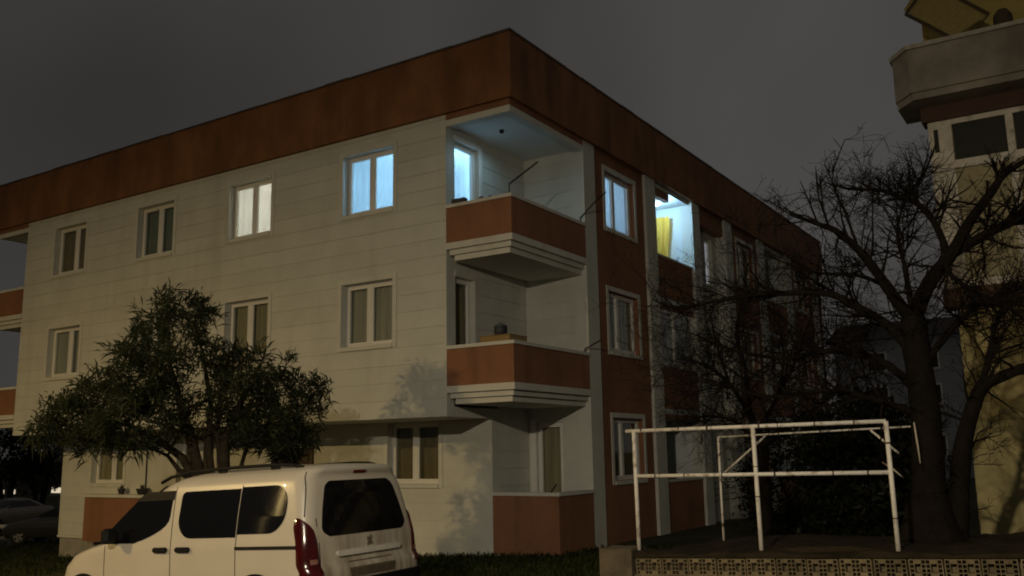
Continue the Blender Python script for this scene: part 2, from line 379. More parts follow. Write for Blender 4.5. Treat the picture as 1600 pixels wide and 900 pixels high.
# top of the corner bays: brown beam, cream lintel, ceiling
for x0, x1, mr in ((0.0, W, False), (-LL-W, -LL, True)):
    xs_, xe_ = (x1-0.16, x1) if not mr else (x0, x0+0.16)
    b = MB(); b.box(x0+0.003, x1, 0.0, 0.16, 8.49, ZF0+0.05); b.box(xs_, xe_, 0.162, D, 8.49, ZF0+0.05); b.build('balcony_beam', BROWN, BL)
    i = 0.012; b = MB(); b.box(x0+0.004, x1-i if not mr else x1-0.004, i, 0.22, 8.355, 8.488)
    b.box((x1-0.22 if not mr else x0+i), (x1-i if not mr else x0+0.22), 0.222, D-0.003, 8.355, 8.488); b.build('lintel', CREAMP, BL)
    b = MB().box(x0+0.003, x1-0.02, 0.03, D-0.003, 8.40, 8.47); b.build('balcony_ceiling', WHITE, BL)
MB().lathe((0.75, 0.95, 8.33), [(0.035, 0), (0.05, 0.02), (0.05, 0.07)], 10).build('ceiling_fitting', BLACKM, BL)
fl_ = bpy.data.lights.new('balcony_fill_light', 'SPOT'); fl_.color = (0.45, 0.80, 1.0); fl_.energy = 17.0; fl_.spot_size = math.radians(175); fl_.spot_blend = 0.6; fl_.shadow_soft_size = 0.05  # added fill to brighten the balcony; the ceiling fitting itself is unlit
fo_ = bpy.data.objects.new('balcony_fill_light', fl_); COL.objects.link(fo_); fo_.parent = BL; fo_.location = (0.75, 0.95, 8.31+0.3)
# left end wall of the main body
MB().box(-LL, -LL+0.25, 0.25, D, ZO, ZF0).build('left_return_wall', CREAM, BL)
MB().box(-LL-W, -LL, D, D+0.25, -0.9, ZF0).build('left_balcony_back_wall', CREAM, BL)
MB().box(-LL, -LL+0.25, S+0.25, D, -0.9, ZO).build('left_return_wall', CREAM, BL)
# doors on the corner balconies
window('x', 0.0, *doors[3], None, 0.0, 0.10, False, label='balcony door lit pale blue'); window('x', 0.0, *doors[2], 'brown', 0.0, 0.10, False)
b = MB(); y0, y1, z0, z1 = doors[3]; k = 0.10
b.box(-0.004, 0.025, y1+0.002, y1+k, z0, z1+k); b.box(-0.004, 0.025, y0-0.03, y1+0.002, z1+0.002, z1+k); b.build('door_surround', PVC, BL)
b = MB(); y0, y1, z0, z1 = doors[2]
b.box(-0.004, 0.025, y1+0.002, y1+k, z0, z1+k); b.box(-0.004, 0.025, y0-0.03, y1+0.002, z1+0.002, z1+k); b.build('door_surround', CREAMP, BL)
window('y', D, 0.20, 0.86, 0.0, 2.38, 'ochre', 0.0, 0.06, False)
MB().box(0.05, 0.198, D-0.03, D-0.002, 0.0, 2.46).build('door_surround', PVC, BL)

# ---- corner room behind the lit windows, with its own ceiling lamp
RW = mat('pale_room_paint', (0.70, 0.72, 0.74), 0.9)
b = MB()
b.box(-3.6, -0.25, 0.25, 3.6, 5.60, 5.70); b.box(-3.6, -0.25, 0.25, 3.6, 8.45, 8.55); b.box(-3.7, -3.6, 0.25, 3.6, 5.6, 8.55); b.box(-3.6, -0.25, 3.6, 3.7, 5.6, 8.55)
b.box(-0.25, -0.20, D+0.26, 3.7, 5.6, 8.55)
b.build('corner_room', RW, BL)
NET = mat('sheer_net_curtain', (0.8, 0.8, 0.8), 0.9, trans=(0.85, 0.86, 0.88))
_nt = NET.node_tree; _o = _nt.nodes['Material Output']; _src = _o.inputs['Surface'].links[0].from_socket
_t = N(_nt, 'ShaderNodeBsdfTransparent'); _m = N(_nt, 'ShaderNodeMixShader'); _m.inputs[0].default_value = 0.28
_nt.links.new(_src, _m.inputs[1]); _nt.links.new(_t.outputs[0], _m.inputs[2]); _nt.links.new(_m.outputs[0], _o.inputs['Surface'])
cu = place('net_curtain', curtain_mesh(1.7, 1.6, 34, 0.006), NET, BL, (-2.94, 0.36, 6.75+0.3))
place('net_curtain', curtain_mesh(1.15, 2.6, 30, 0.008), NET, BL, (-0.34, 0.20, 5.72+0.3), math.pi/2)
def lamp_light(name, loc, col, watts, parent, radius=0.12):
    l = bpy.data.lights.new(name, 'POINT'); l.color = col; l.energy = watts; l.shadow_soft_size = radius
    o = bpy.data.objects.new(name, l); COL.objects.link(o); w = ORG[parent.name]; o.location = (loc[0]-w[0], loc[1]-w[1], loc[2]-w[2]); o.parent = parent; return o
lamp_light('room_lamp', (-1.3, 1.6, 7.9), (0.34, 0.66, 1.0), 165.0, BL)

def lit_room(name, x0, x1, y0, y1, openside, col, watts, lp):
    b = MB(); z0, z1 = 5.70, 8.45; e = 0.1
    b.box(x0-e, x1+e, y0, y1+e, z0-e, z0); b.box(x0-e, x1+e, y0, y1+e, z1, z1+e); b.box(x0-e, x0, y0, y1+e, z0, z1); b.box(x0, x1, y1, y1+e, z0, z1)
    if openside == 'y': b.box(x1, x1+e, y0, y1+e, z0, z1)
    else: b.box(x0, x1, y0-e, y0, z0, z1)
    b.build(name, RW, BL); lamp_light('room_lamp', lp, col, watts, BL)
lit_room('middle_room', -7.4, -4.3, 0.25, 3.2, 'y', (1.0, 0.90, 0.70), 72.0, (-5.6, 1.7, 7.9))
place('net_curtain', curtain_mesh(1.75, 1.6, 30, 0.012), NET, BL, (-6.65, 0.34, 6.75+0.3))
lit_room('side_room', -1.6, 1.26, 3.85, 6.2, 'x', (0.40, 0.68, 1.0), 62.0, (0.0, 5.0, 7.9))
place('net_curtain', curtain_mesh(1.8, 1.6, 30, 0.012), NET, BL, (1.20, 4.0, 6.72+0.3), math.pi/2)

# ---- long side (faces +x): pilasters, window bays, loggias
PIL = [(D, 3.55), (6.25, 6.85), (9.35, 9.90), (12.0, 12.6), (15.2, 15.8), (18.3, 18.9), (21.9, 22.45)]
for a, c in PIL:
    MB().box(W-0.3, W+(0.0 if a == D else 0.03), a, c, -0.9, ZF0+0.05).build('pilaster', CREAM, BL)
XB = W-0.05
wb = {0: (4.12, 5.70), 3: (13.2, 14.7), 5: (19.6, 21.1)}
bays = list(zip([p[1] for p in PIL], [p[0] for p in PIL[1:]]+[None]))
bays[-1] = (22.45, YE)
for i, (a, c) in enumerate(bays):
    if i in wb:
        u0, u1 = wb[i]
        ops = [(u0, u1, z, z+1.38) for z in (6.83, 3.97, 1.10)]
        wall('side_wall', 'x', XB, a, c, -0.9, ZF0+0.04, ops, BROWN, courses=False)
        for z, k in ((6.83, None if i == 0 else 'brown'), (3.97, 'beige'), (1.10, 'brown')):
            window('x', XB, u0, u1, z, z+1.38, k, 0.42, 0.12, label=None if k else 'side window lit pale blue')
    elif i in (1, 4):
        LOG = mat('loggia_pale_paint', (0.62, 0.66, 0.66), 0.85, 0.04, 3)
        for fl, (zs_, zt) in enumerate(((-0.9, 2.78), (2.78, 5.63), (5.63, ZF0+0.04))):
            zc = (1.02, 3.87, 6.72)[fl]
            b = MB().box(XB-0.14, XB, a, c, zs_, zc-0.05); b.build('loggia_parapet', BROWN, BL)
            MB().box(XB-0.17, XB+0.03, a+0.003, c-0.003, zc-0.049, zc).build('loggia_cap', CREAMP, BL)
            b = MB(); b.box(0.25, 0.40, a-0.3, c+0.3, zs_, zt); b.box(0.40, XB-0.14, a-0.2, a-0.001, zs_, zt); b.box(0.40, XB-0.14, c+0.001, c+0.2, zs_, zt); b.build('loggia_wall', LOG, BL)
            MB().box(0.40, XB-0.02, a+0.001, c-0.001, zt-0.14, zt-0.002).build('loggia_ceiling', LOG, BL)
            if fl < 2: MB().box(XB-0.12, XB-0.003, a+0.002, c-0.002, zt-0.30, zt-0.142).build('loggia_lintel', BROWN, BL)
            if fl == 1 and i == 1:
                window('x', XB-0.03, a+0.02, c-0.02, 3.875, 5.32, 'grey', 0.46, 0.02, False)
    elif i == 2:
        ops = [(11.08, 11.66, z, z+1.45) for z in (6.5, 3.65, 0.8)]
        wall('side_wall', 'x', XB-0.25, a-0.02, c+0.02, -0.9, ZF0+0.04, ops, CREAM, courses=False)
        for z, k in ((6.5, 'dim'), (3.65, 'brown'), (0.8, 'brown')):
            window('x', XB-0.25, 11.08, 11.66, z, z+1.45, k, 0.0, 0.08, False)
            b = MB()
            for q in range(5): b.tube([(XB-0.06, a, z-0.45+q*0.16), (XB-0.06, c, z-0.45+q*0.16)], 0.012, 6)
            b.build('stair_railing', BLACKM, BL)
        MB().box(XB-0.2, XB, a, c, 8.1, ZF0+0.03).build('stair_lintel', BROWN, BL)
    else:
        wall('side_wall', 'x', XB, a, c, -0.9, ZF0+0.04, [], BROWN, courses=False)
MB().box(XB-0.16, XB-0.01, 6.86, 7.95, 8.28, 8.505).build('rolled_blind', BROWN, BL)
lm = MB().lathe((1.0, 8.3, 8.35), [(0.05, 0), (0.08, 0.03), (0.08, 0.09)], 12).build('loggia_lamp', mat('lit_globe', (0.8, 0.8, 0.8), 0.5, emit=(0.6, 0.85, 1.0), estr=3.0), BL)
lamp_light('loggia_light', (1.0, 8.3, 8.25), (0.40, 0.70, 1.0), 66.0, BL, 0.08)
# closing walls at the back and far end, roof
b = MB(); b.box(-LL-W, W-0.05, YE-0.25, YE, -1.2, ZF0); b.box(-LL-W, -LL-W+0.25, D+0.25, YE-0.25, -1.4, ZF0); b.build('rear_wall', CREAM, BL)
o_ = 0.09; b = MB(); t = 0.18; x0, x1, y0, y1 = -LL-W-o_, W+o_, -o_, YE+o_
b.box(x0, x1, y0, y0+t, ZF0, ZF1); b.box(x0, x1, y1-t, y1, ZF0, ZF1); b.box(x0, x0+t, y0+t, y1-t, ZF0, ZF1); b.box(x1-t, x1, y0+t, y1-t, ZF0, ZF1)
fa = b.build('fascia', FASC, BL)
b = MB(); g = 0.025; zz = ZF1+0.002
for k in range(26):                               # coping sheets, laid slightly unevenly
    a = x0-g + (x1-x0+2*g)*k/26; c = x0-g + (x1-x0+2*g)*(k+1)/26; dz = rnd.uniform(-0.006, 0.014)
    b.box(a, c-0.004, y0-g, y0+t+g, zz, zz+0.035+dz)
for k in range(34):
    a = y0+t+g+0.003 + (y1-y0-t)*k/34; c = y0+t+g+0.003+(y1-y0-t)*(k+1)/34; dz = rnd.uniform(-0.006, 0.014)
    b.box(x1-t-g, x1+g, a, c-0.004, zz, zz+0.035+dz); b.box(x0-g, x0+t+g, a, c-0.004, zz, zz+0.035+dz)
b.build('coping', COPING, fa)
MB().box(x0+t, x1-t, y0+t, y1-t, ZF0+0.055, ZF0+0.25).build('roof_slab', CONC, BL)
# clothes-line arms on the balconies
ARM = BLACKM
def arm(pts, par): MB().tube(pts, 0.016, 6).build('clothes_line_arm', ARM, par)
arm([(W-0.07, 0.05, 6.60), (W-0.07, 0.05, 6.88), on_x(840, 253, W+0.35)], bal3)
arm([(W-0.06, D-0.10, 6.60), (W-0.06, D-0.10, 6.80), on_x(932, 313, W+0.30), on_x(947, 300, W+0.45)], bal3)
arm([(W-0.06, D-0.15, 3.75), (W-0.02, D-0.15, 3.90), on_x(940, 531, W+0.35)], bal2)
arm([(W-0.25, S+0.06, 0.92), (W-0.10, S+0.1, 1.12)], bal1)

# ================================================================== THINGS ON THE BALCONIES
PLAS = mat('dark_plastic', (0.03, 0.03, 0.035), 0.6)
p = on_y(718, 307, 0.05)
t = thing('planter_box', 'small dark planter box on the top balcony cap next to the lit door', 'planter', (p[0], 0.05, 6.68))
MB().cbox(p[0]-0.16, p[0]+0.16, -0.02, 0.12, 6.68, 6.77, 0.012).build('trough', PLAS, t)
MB().cbox(p[0]-0.15, p[0]+0.15, -0.008, 0.108, 6.765, 6.782, 0.004).build('soil', gm, t)
p = on_y(755, 301, 0.06)
t = thing('slippers', 'pair of dark slippers on the top balcony cap beside the planter box', 'slippers', (p[0], 0.06, 6.68))
for k, dx in enumerate((-0.09, 0.09)):
    b = MB(); n = 10
    rows = []
    for i in range(n+1):
        u = i/n; w_ = 0.045*math.sin(math.pi*min(1, 0.12+0.88*u))**0.6+0.012; z_ = 0.02 if u < 0.45 else 0.02+0.055*math.sin(math.pi*(u-0.45)/0.62)
        cx = p[0]+dx-0.09+0.19*u
        rows.append([(cx, 0.05-w_+0.05*k, 6.68), (cx, 0.05-w_*0.9+0.05*k, 6.68+z_*0.6), (cx, 0.05+0.05*k, 6.68+z_), (cx, 0.05+w_*0.9+0.05*k, 6.68+z_*0.6), (cx, 0.05+w_+0.05*k, 6.68)])
    b.grid(rows).build('slipper', PLAS, t, True)
BOXM = mat('tan_cardboard', (0.30, 0.20, 0.08), 0.9, 0.12, 4)
t = thing('storage_box', 'tan box standing behind the parapet of the middle corner balcony', 'box', (0.80, 0.75, 3.06))
b = MB().cbox(0.45, 1.15, 0.5, 1.15, 3.06, 4.02, 0.01); b.build('carton', BOXM, t)
b = MB(); b.box(0.44, 0.795, 0.49, 1.16, 4.021, 4.034); b.box(0.805, 1.16, 0.49, 1.16, 4.021, 4.032); b.build('flap', BOXM, t)
t = thing('enamel_pot', 'round dark pot standing on the tan balcony box', 'pot', (0.75, 0.8, 4.034))
MB().lathe((0.75, 0.8, 4.034), [(0.09, 0), (0.125, 0.03), (0.135, 0.12), (0.13, 0.19), (0.138, 0.2)], 18).build('bowl', PLAS, t, True)
MB().lathe((0.75, 0.8, 4.236), [(0.136, 0), (0.10, 0.035), (0.03, 0.05), (0.02, 0.075)], 18).build('lid', mat('blue_grey_enamel', (0.08, 0.10, 0.13), 0.35), t, True)
YEL = mat('yellow_cloth', (0.90, 0.60, 0.11), 0.9, 0.1, 4, trans=(0.85, 0.52, 0.08))
rows = []
for j in range(9):
    z = 6.60+1.62*j/8; rows.append([(0.46+0.50*i/24*(1-0.10*math.sin(j*0.6)), 9.12+0.045*math.sin(i*1.1+j*0.2)+0.03*math.sin(i*0.43), z) for i in range(25)])
t = tag(MB().grid(rows).build('hanging_cloth', YEL, None, True), 'yellow cloth hanging inside the brightly lit loggia', 'cloth')
for k, px in enumerate((190, 222)):
    p = on_y(px, 765, S-0.2)
    t = thing('flower_pot', ('low dark flower pot on the brown ledge under the ground floor window', 'broad dark flower pot beside the thin drain pipe on the brown ledge')[k], 'flower pot', (p[0], S-0.2, 0.82))
    r = 0.10+0.05*k
    MB().lathe((p[0], S-0.2, 0.82), [(r*0.7, 0), (r, 0.13), (r*1.08, 0.135), (r*1.08, 0.16)], 14).build('pot', PLAS, t)
    b = MB()
    for q in range(26):
        a = rnd.uniform(0, 6.28); l = rnd.uniform(0.06, 0.16); e = rnd.uniform(0.4, 1.3); c = np.array([p[0], S-0.2, 0.97])
        d = np.array([math.cos(a)*math.cos(e), math.sin(a)*math.cos(e), math.sin(e)]); s_ = np.array([-math.sin(a), math.cos(a), 0])*0.02
        b.quad(c, c+d*l*0.5+s_, c+d*l, c+d*l*0.5-s_)
    b.build('leaves', mat('pot_leaf', (0.05, 0.07, 0.025), 0.6), t)

# ================================================================== VEHICLES
def itab(tab):
    xs_, ys_ = zip(*tab); return lambda z: float(np.interp(z, xs_, ys_))
class Body:
    def __init__(s, xr, xf, hw, rr, bul, rf, zs):
        s.xr, s.xf, s.hw, s.rr, s.bul, s.rf, s.zs = itab(xr), itab(xf), itab(hw), itab(rr), bul, itab(rf), zs
    def rear(s, z, t):                                # t: arc length from the rear centre; returns point and outward normal
        sg = 1 if t >= 0 else -1; t = abs(t); h, r, a = s.hw(z), s.rr(z), s.xr(z); k = h-r
        if t < k: p = (a+s.bul*(t/h)**2, t); n = (-1, 0.08)
        else:
            th = (t-k)/r; x0 = a+s.bul*(k/h)**2
            if th < math.pi/2: p = (x0+r-r*math.cos(th), k+r*math.sin(th)); n = (-math.cos(th), math.sin(th))
            else: p = (x0+r+(t-k-r*math.pi/2), h); n = (0, 1)
        return (p[0], sg*p[1], z), (n[0], sg*n[1], 0.12)
    def ring(s, z):
        h, r, a, b_ = s.hw(z), s.rr(z), s.xr(z), s.xf(z); k = h-r; pts = []
        for i in range(7): pts.append(s.rear(z, k*i/6)[0])
        for i in range(1, 7): pts.append(s.rear(z, k+r*math.pi/2*i/6)[0])
        xs0 = pts[-1][0]; rf = min(s.rf(z), (b_-xs0)*0.6); ry = min(rf, h*0.8); bf = 0.10
        xe = b_-bf-rf
        for i in range(1, 15): pts.append((xs0+(xe-xs0)*i/14, h, z))
        for i in range(1, 7):
            th = math.pi/2*i/6; pts.append((xe+rf*math.sin(th), h-ry+ry*math.cos(th), z))
        for i in range(1, 7):
            y = (h-ry)*(1-i/6); pts.append((b_-bf*(y/max(h-ry, .01))**2*0.999, y, z))
        return pts + [(x, -y, z) for x, y, z in reversed(pts[1:-1])]
    def mesh(s):
        b = MB(); rings = [s.ring(z) for z in s.zs]; n = len(rings[0])
        for r in rings: b.v += r
        for i in range(len(rings)-1):
            for k in range(n): b.f.append((i*n+k, (i+1)*n+k, (i+1)*n+(k+1) % n, i*n+(k+1) % n))
        b.f.append(tuple(range(n))); e = (len(rings)-1)*n; b.f.append(tuple(e+n-1-k for k in range(n)))
        return b
    def side_patch(s, rows, side=1, eps=0.006, nx=10):   # rows: (z, x0, x1)
        b = MB(); g = []
        for z, a, c in rows: g.append([(a+(c-a)*i/nx, side*(s.hw(z)+eps), z) for i in range(nx+1)])
        return s.skirt(b, g, (0, -side*(eps+0.012), 0))
    def rear_patch(s, rows, eps=0.006, nx=12):           # rows: (z, t0, t1)
        b = MB(); g = []
        for z, a, c in rows:
            rr = []
            for i in range(nx+1):
                p, n = s.rear(z, a+(c-a)*i/nx); l = math.sqrt(n[0]**2+n[1]**2+n[2]**2); rr.append(tuple(p[k]+n[k]/l*eps for k in range(3)))
            g.append(rr)
        return s.skirt(b, g, (eps+0.012, 0, 0))
    def skirt(s, b, g, d):
        b.grid(g); edge = g[0] + [r[-1] for r in g[1:]] + list(reversed(g[-1]))[1:] + [r[0] for r in reversed(g)][1:]
        b.grid([edge, [(p[0]+d[0], p[1]+d[1], p[2]+d[2]) for p in edge]]); return b
def rounded(z0, z1, x0, x1, r00, r01, r10, r11, n=14):
    """rows of a rounded box: radii at (low,x0),(low,x1),(high,x0),(high,x1)"""
    rows = []
    zz = sorted(set([z0+(z1-z0)*i/n for i in range(n+1)] + [z0+(z1-z0)*q for q in (0.01, 0.03, 0.06, 0.94, 0.97, 0.99)]))
    for z in zz:
        def ins(rl, rh):
            i = 0
            if rl > 0 and z < z0+rl: i = rl-math.sqrt(max(0, rl*rl-(z0+rl-z)**2))
            if rh > 0 and z > z1-rh: i = max(i, rh-math.sqrt(max(0, rh*rh-(z-z1+rh)**2)))
            return i
        rows.append((z, x0+ins(r00, r10), x1-ins(r01, r11)))
    return rows
TYRE = mat('tyre_rubber', (0.018, 0.018, 0.018), 0.9); RIM = mat('alloy_rim', (0.4, 0.4, 0.4), 0.35, metal=0.8)
def wheel(root, x, y, r=0.325, w=0.2):
    sg = 1 if y > 0 else -1
    prof = [(r*0.62, -w/2), (r*0.93, -w/2), (r, -w/2+0.03), (r, w/2-0.03), (r*0.93, w/2), (r*0.62, w/2)]
    b = MB(); n = 28
    for rad, d in prof:
        for k in range(n): b.v.append((x+rad*math.cos(2*math.pi*k/n), y+d, r+rad*math.sin(2*math.pi*k/n)))
    for i in range(len(prof)-1):
        for k in range(n): b.f.append((i*n+k, i*n+(k+1) % n, (i+1)*n+(k+1) % n, (i+1)*n+k))
    t_ = b.build('wheel', TYRE, root, True, True)
    b = MB()
    for k in range(5):
        a = 2*math.pi*k/5; c, s_ = math.cos(a), math.sin(a); yy = y+sg*w*0.38
        q = [(0.02, -0.04), (r*0.63, -0.045), (r*0.63, 0.045), (0.02, 0.04)]
        b.quad(*[(x+c*u-s_*v, yy, r+s_*u+c*v) for u, v in q])
    for k in range(24):
        a, a2 = 2*math.pi*k/24, 2*math.pi*(k+1)/24; yy = y+sg*w*0.36
        b.quad(*[(x+q*math.cos(e), yy, r+q*math.sin(e)) for q, e in ((r*0.56, a), (r*0.64, a), (r*0.64, a2), (r*0.56, a2))])
    b.build('rim', RIM, t_, False, True)

VAN = thing('passenger_van', 'white high-roofed passenger van with black roof rails parked on the street', 'van', (4.037, -6.682, -0.135))
VAN.rotation_mode = 'XYZ'
VAN.matrix_world = Matrix.Translation((4.037, -6.682, -0.135)) @ Matrix.Rotation(math.radians(182.3), 4, 'Z') @ Matrix.Rotation(0.045, 4, 'Y')
vb = Body(xr=[(0.25, 0.06), (0.45, 0.0), (0.75, 0.0), (0.80, 0.045), (1.05, 0.06), (1.55, 0.15), (1.68, 0.19), (1.74, 0.16), (1.775, 0.16), (1.80, 0.26), (1.82, 0.6), (1.83, 0.9)],
          xf=[(0.25, 4.30), (0.4, 4.39), (0.6, 4.40), (0.8, 4.34), (0.92, 4.20), (0.99, 3.95), (1.04, 3.70), (1.09, 3.46), (1.4, 3.02), (1.66, 2.62), (1.75, 2.42), (1.80, 2.15), (1.83, 1.8)],
          hw=[(0.25, 0.86), (0.4, 0.915), (0.75, 0.925), (0.98, 0.922), (1.05, 0.912), (1.3, 0.875), (1.6, 0.815), (1.68, 0.785), (1.74, 0.725), (1.78, 0.64), (1.81, 0.50), (1.83, 0.32)],
          rr=[(0.25, 0.16), (1.0, 0.15), (1.6, 0.17), (1.83, 0.2)], bul=0.05, rf=[(0.25, 0.45), (0.9, 0.5), (1.1, 0.3), (1.83, 0.3)],
          zs=[0.25, 0.3, 0.36, 0.42, 0.5, 0.6, 0.7, 0.76, 0.80, 0.86, 0.92, 0.96, 1.0, 1.04, 1.07, 1.09, 1.16, 1.24, 1.32, 1.4, 1.5, 1.58, 1.64, 1.68, 1.71, 1.74, 1.76, 1.78, 1.795, 1.81, 1.82, 1.83])
def van_paint():
    ma = mat('white_van_paint', (0.60, 0.54, 0.44), 0.32, 0.03, 2.0, coat=0.4)
    nt = ma.node_tree; L = nt.links.new; bs = nt.nodes['Principled BSDF']
    co = N(nt, 'ShaderNodeTexCoord'); sx = N(nt, 'ShaderNodeSeparateXYZ'); L(co.outputs['Object'], sx.inputs[0])
    def mr(src, a, c, lo, hi):
        r = N(nt, 'ShaderNodeMapRange'); r.inputs['From Min'].default_value = a; r.inputs['From Max'].default_value = c; r.inputs['To Min'].default_value = lo; r.inputs['To Max'].default_value = hi; L(src, r.inputs['Value']); return r.outputs[0]
    def mul(a, b_):
        q = N(nt, 'ShaderNodeMath', operation='MULTIPLY'); L(a, q.inputs[0]); L(b_, q.inputs[1]); return q.outputs[0]
    rearm = mr(sx.outputs['X'], 0.10, 0.22, 1, 0.12); low = mr(sx.outputs['Z'], 0.6, 1.75, 1.0, 0)
    mp = N(nt, 'ShaderNodeMapping'); mp.inputs['Scale'].default_value = (1, 6, 1.0); L(co.outputs['Object'], mp.inputs[0])
    n = N(nt, 'ShaderNodeTexNoise'); n.inputs['Scale'].default_value = 1.6; n.inputs['Detail'].default_value = 6; L(mp.outputs[0], n.inputs['Vector'])
    f = mul(mul(rearm, low), mr(n.outputs['Fac'], 0.3, 0.72, 0.15, 1.0))
    old = bs.inputs['Base Color'].links[0].from_socket
    mx = N(nt, 'ShaderNodeMix', data_type='RGBA'); L(f, mx.inputs['Factor']); L(old, mx.inputs['A']); mx.inputs['B'].default_value = (0.17, 0.13, 0.075, 1); L(mx.outputs['Result'], bs.inputs['Base Color'])
    L(mr(f, 0, 0.6, 0.32, 0.8), bs.inputs['Roughness'])
    return ma
VP = van_paint()
TINT = mat('tinted_car_glass', (0.006, 0.006, 0.007), 0.05, spec=0.5); BPL = mat('black_trim_plastic', (0.008, 0.008, 0.008), 0.6, spec=0.2)
def vpart(name, b, m_, par=VAN, smooth=False): return b.build(name, m_, par, smooth, True)
body = vpart('body', vb.mesh(), VP, VAN, True)
for sd in (1, -1):
    rows = []
    for i in range(13):
        z = 1.06+0.55*i/12
        xf_ = 3.36-(z-1.06)*1.28; xr_ = 2.17 + (max(0, (1.34-z)/0.28)**2.2)*0.55
        rows.append((z, min(xr_, xf_-0.02), xf_))
    w1 = vpart('side_window', vb.side_patch(rows, sd), TINT)
    rows2 = [(1.52+0.10*i/4, 2.15, 3.36-(1.52+0.10*i/4-1.06)*1.28-0.03) for i in range(5)]
    vpart('wind_deflector', vb.side_patch(rows2, sd, 0.016, 6), BPL, w1)
    vpart('side_window', vb.side_patch(rounded(1.10, 1.60, 1.115, 2.02, 0, 0.22, 0, 0.06), sd), TINT)
    vpart('side_window', vb.side_patch(rounded(1.13, 1.615, 0.42, 1.095, 0.24, 0, 0.20, 0), sd), TINT)
    for xh in (1.80, 2.16):
        vpart('door_handle', MB().cbox(xh-0.02, xh+0.20, sd*0.92-0.002 if sd > 0 else -0.965, 0.965 if sd > 0 else -0.918, 0.955, 1.012, 0.016), BPL)
    vpart('slide_rail', vb.side_patch([(0.975, 0.22, 1.10), (1.005, 0.22, 1.10)], sd, 0.014), BPL)
    b = MB(); b.tube([(0.42, sd*0.61, 1.785), (0.55, sd*0.63, 1.815), (0.8, sd*0.645, 1.828), (1.5, sd*0.65, 1.832), (2.1, sd*0.645, 1.818), (2.45, sd*0.63, 1.775), (2.62, sd*0.62, 1.72)], 0.019, 8)
    for xx in (0.8, 1.6, 2.2): b.box(xx-0.06, xx+0.06, sd*0.63-0.012, sd*0.63+0.012, 1.76, 1.825)
    vpart('roof_rail', b, BPL, VAN, True)
    # door seams
    for xx, za, zb_ in ((1.10, 0.42, 1.64), (2.10, 0.42, 1.66), (3.22, 0.45, 1.04)):
        vpart('door_seam', vb.side_patch([(za+(zb_-za)*i/16, xx-0.005+(0.10*(0.95-(za+(zb_-za)*i/16)) if xx == 2.10 and za+(zb_-za)*i/16 > 0.95 else 0)*-0.6, xx+0.005+(0.10*(0.95-(za+(zb_-za)*i/16)) if xx == 2.10 and za+(zb_-za)*i/16 > 0.95 else 0)*-0.6) for i in range(17)], sd, 0.0015, 1), BPL)
    vpart('sill_trim', vb.side_patch([(0.26+0.02*i, 0.9, 3.1) for i in range(8)], sd, 0.008), BPL)
    vpart('door_panel_crease', vb.side_patch([(0.66, 1.15, 3.1), (0.68, 1.15, 3.1), (0.70, 1.15, 3.1)], sd, 0.006), VP)
    # tail lamps wrap round the rear corners
    rows = []
    for i in range(15):
        z = 0.70+0.57*i/14; u = i/14
        t0 = 0.775+0.04*u + (0.10*max(0, (u-0.75)/0.25)**2); t1 = 0.985 - 0.02*u - 0.045*max(0, (u-0.8)/0.2)**2
        rows.append((z, sd*t0, sd*t1))
    tl = vpart('tail_light', vb.rear_patch(rows, 0.02, 8), mat('red_lamp_lens', (0.05, 0.002, 0.002), 0.16, 0.35, 8, spec=0.5, coat=0.2), VAN, True)
    vpart('reversing_lens', vb.rear_patch([(0.80+0.02*i, sd*0.80, sd*0.87) for i in range(4)], 0.023, 4), mat('smoky_lens', (0.25, 0.12, 0.09), 0.2), tl)
    # mirror, on its arm
    b = MB(); b.cbox(2.92, 3.04, min(sd*0.97, sd*1.13), max(sd*0.97, sd*1.13), 1.07, 1.24, 0.03); b.tube([(3.1, sd*0.88, 1.07), (3.0, sd*1.0, 1.11)], 0.02, 6)
    vpart('door_mirror', b, BPL)
    wheel(VAN, 0.80, sd*0.84); wheel(VAN, 3.58, sd*0.84)
    for xw in (0.80, 3.58):
        b = MB(); n = 20
        for i in range(n):
            a0, a1 = math.pi*i/n, math.pi*(i+1)/n
            b.quad(*[(xw+q*math.cos(e), sd*(0.932 if q > 0.36 else 0.928), 0.325+q*math.sin(e)) for q, e in ((0.33, a0), (0.41, a0), (0.41, a1), (0.33, a1))])
        vpart('wheel_arch', b, BPL)
    vpart('headlight', MB().cbox(3.98, 4.24, min(sd*0.50, sd*0.70), max(sd*0.50, sd*0.70), 0.76, 0.86, 0.04), mat('headlamp_lens', (0.15, 0.15, 0.15), 0.1))
vpart('rear_window', vb.rear_patch([(z, a, c) for z, a, c in rounded(1.07, 1.63, -0.66, 0.66, 0.13, 0.13, 0.10, 0.10)] and [(z, -(0.70-0.16*((z-1.07)/0.56)**1.4)+i0, (0.70-0.16*((z-1.07)/0.56)**1.4)-i0) for z, i0 in [(1.07+0.56*q, 0.10*(1-min(1, q/0.16))**2+0.07*max(0, (q-0.88)/0.12)**2) for q in [0, 0.02, 0.05, 0.1, 0.16, 0.3, 0.45, 0.6, 0.75, 0.88, 0.93, 0.97, 1.0]]], 0.006, 16), TINT)
vpart('brake_light', vb.rear_patch([(1.70, -0.10, 0.10), (1.715, -0.105, 0.105), (1.73, -0.10, 0.10)], 0.008, 6), mat('dull_red_lens', (0.12, 0.012, 0.01), 0.3))
vpart('plate_lamp_bar', vb.rear_patch([(0.86, -0.50, 0.50), (0.88, -0.52, 0.52), (0.905, -0.52, 0.52), (0.915, -0.5, 0.5)], 0.028, 10), mat('white_trim_strip', (0.62, 0.58, 0.50), 0.4, 0.1, 6))
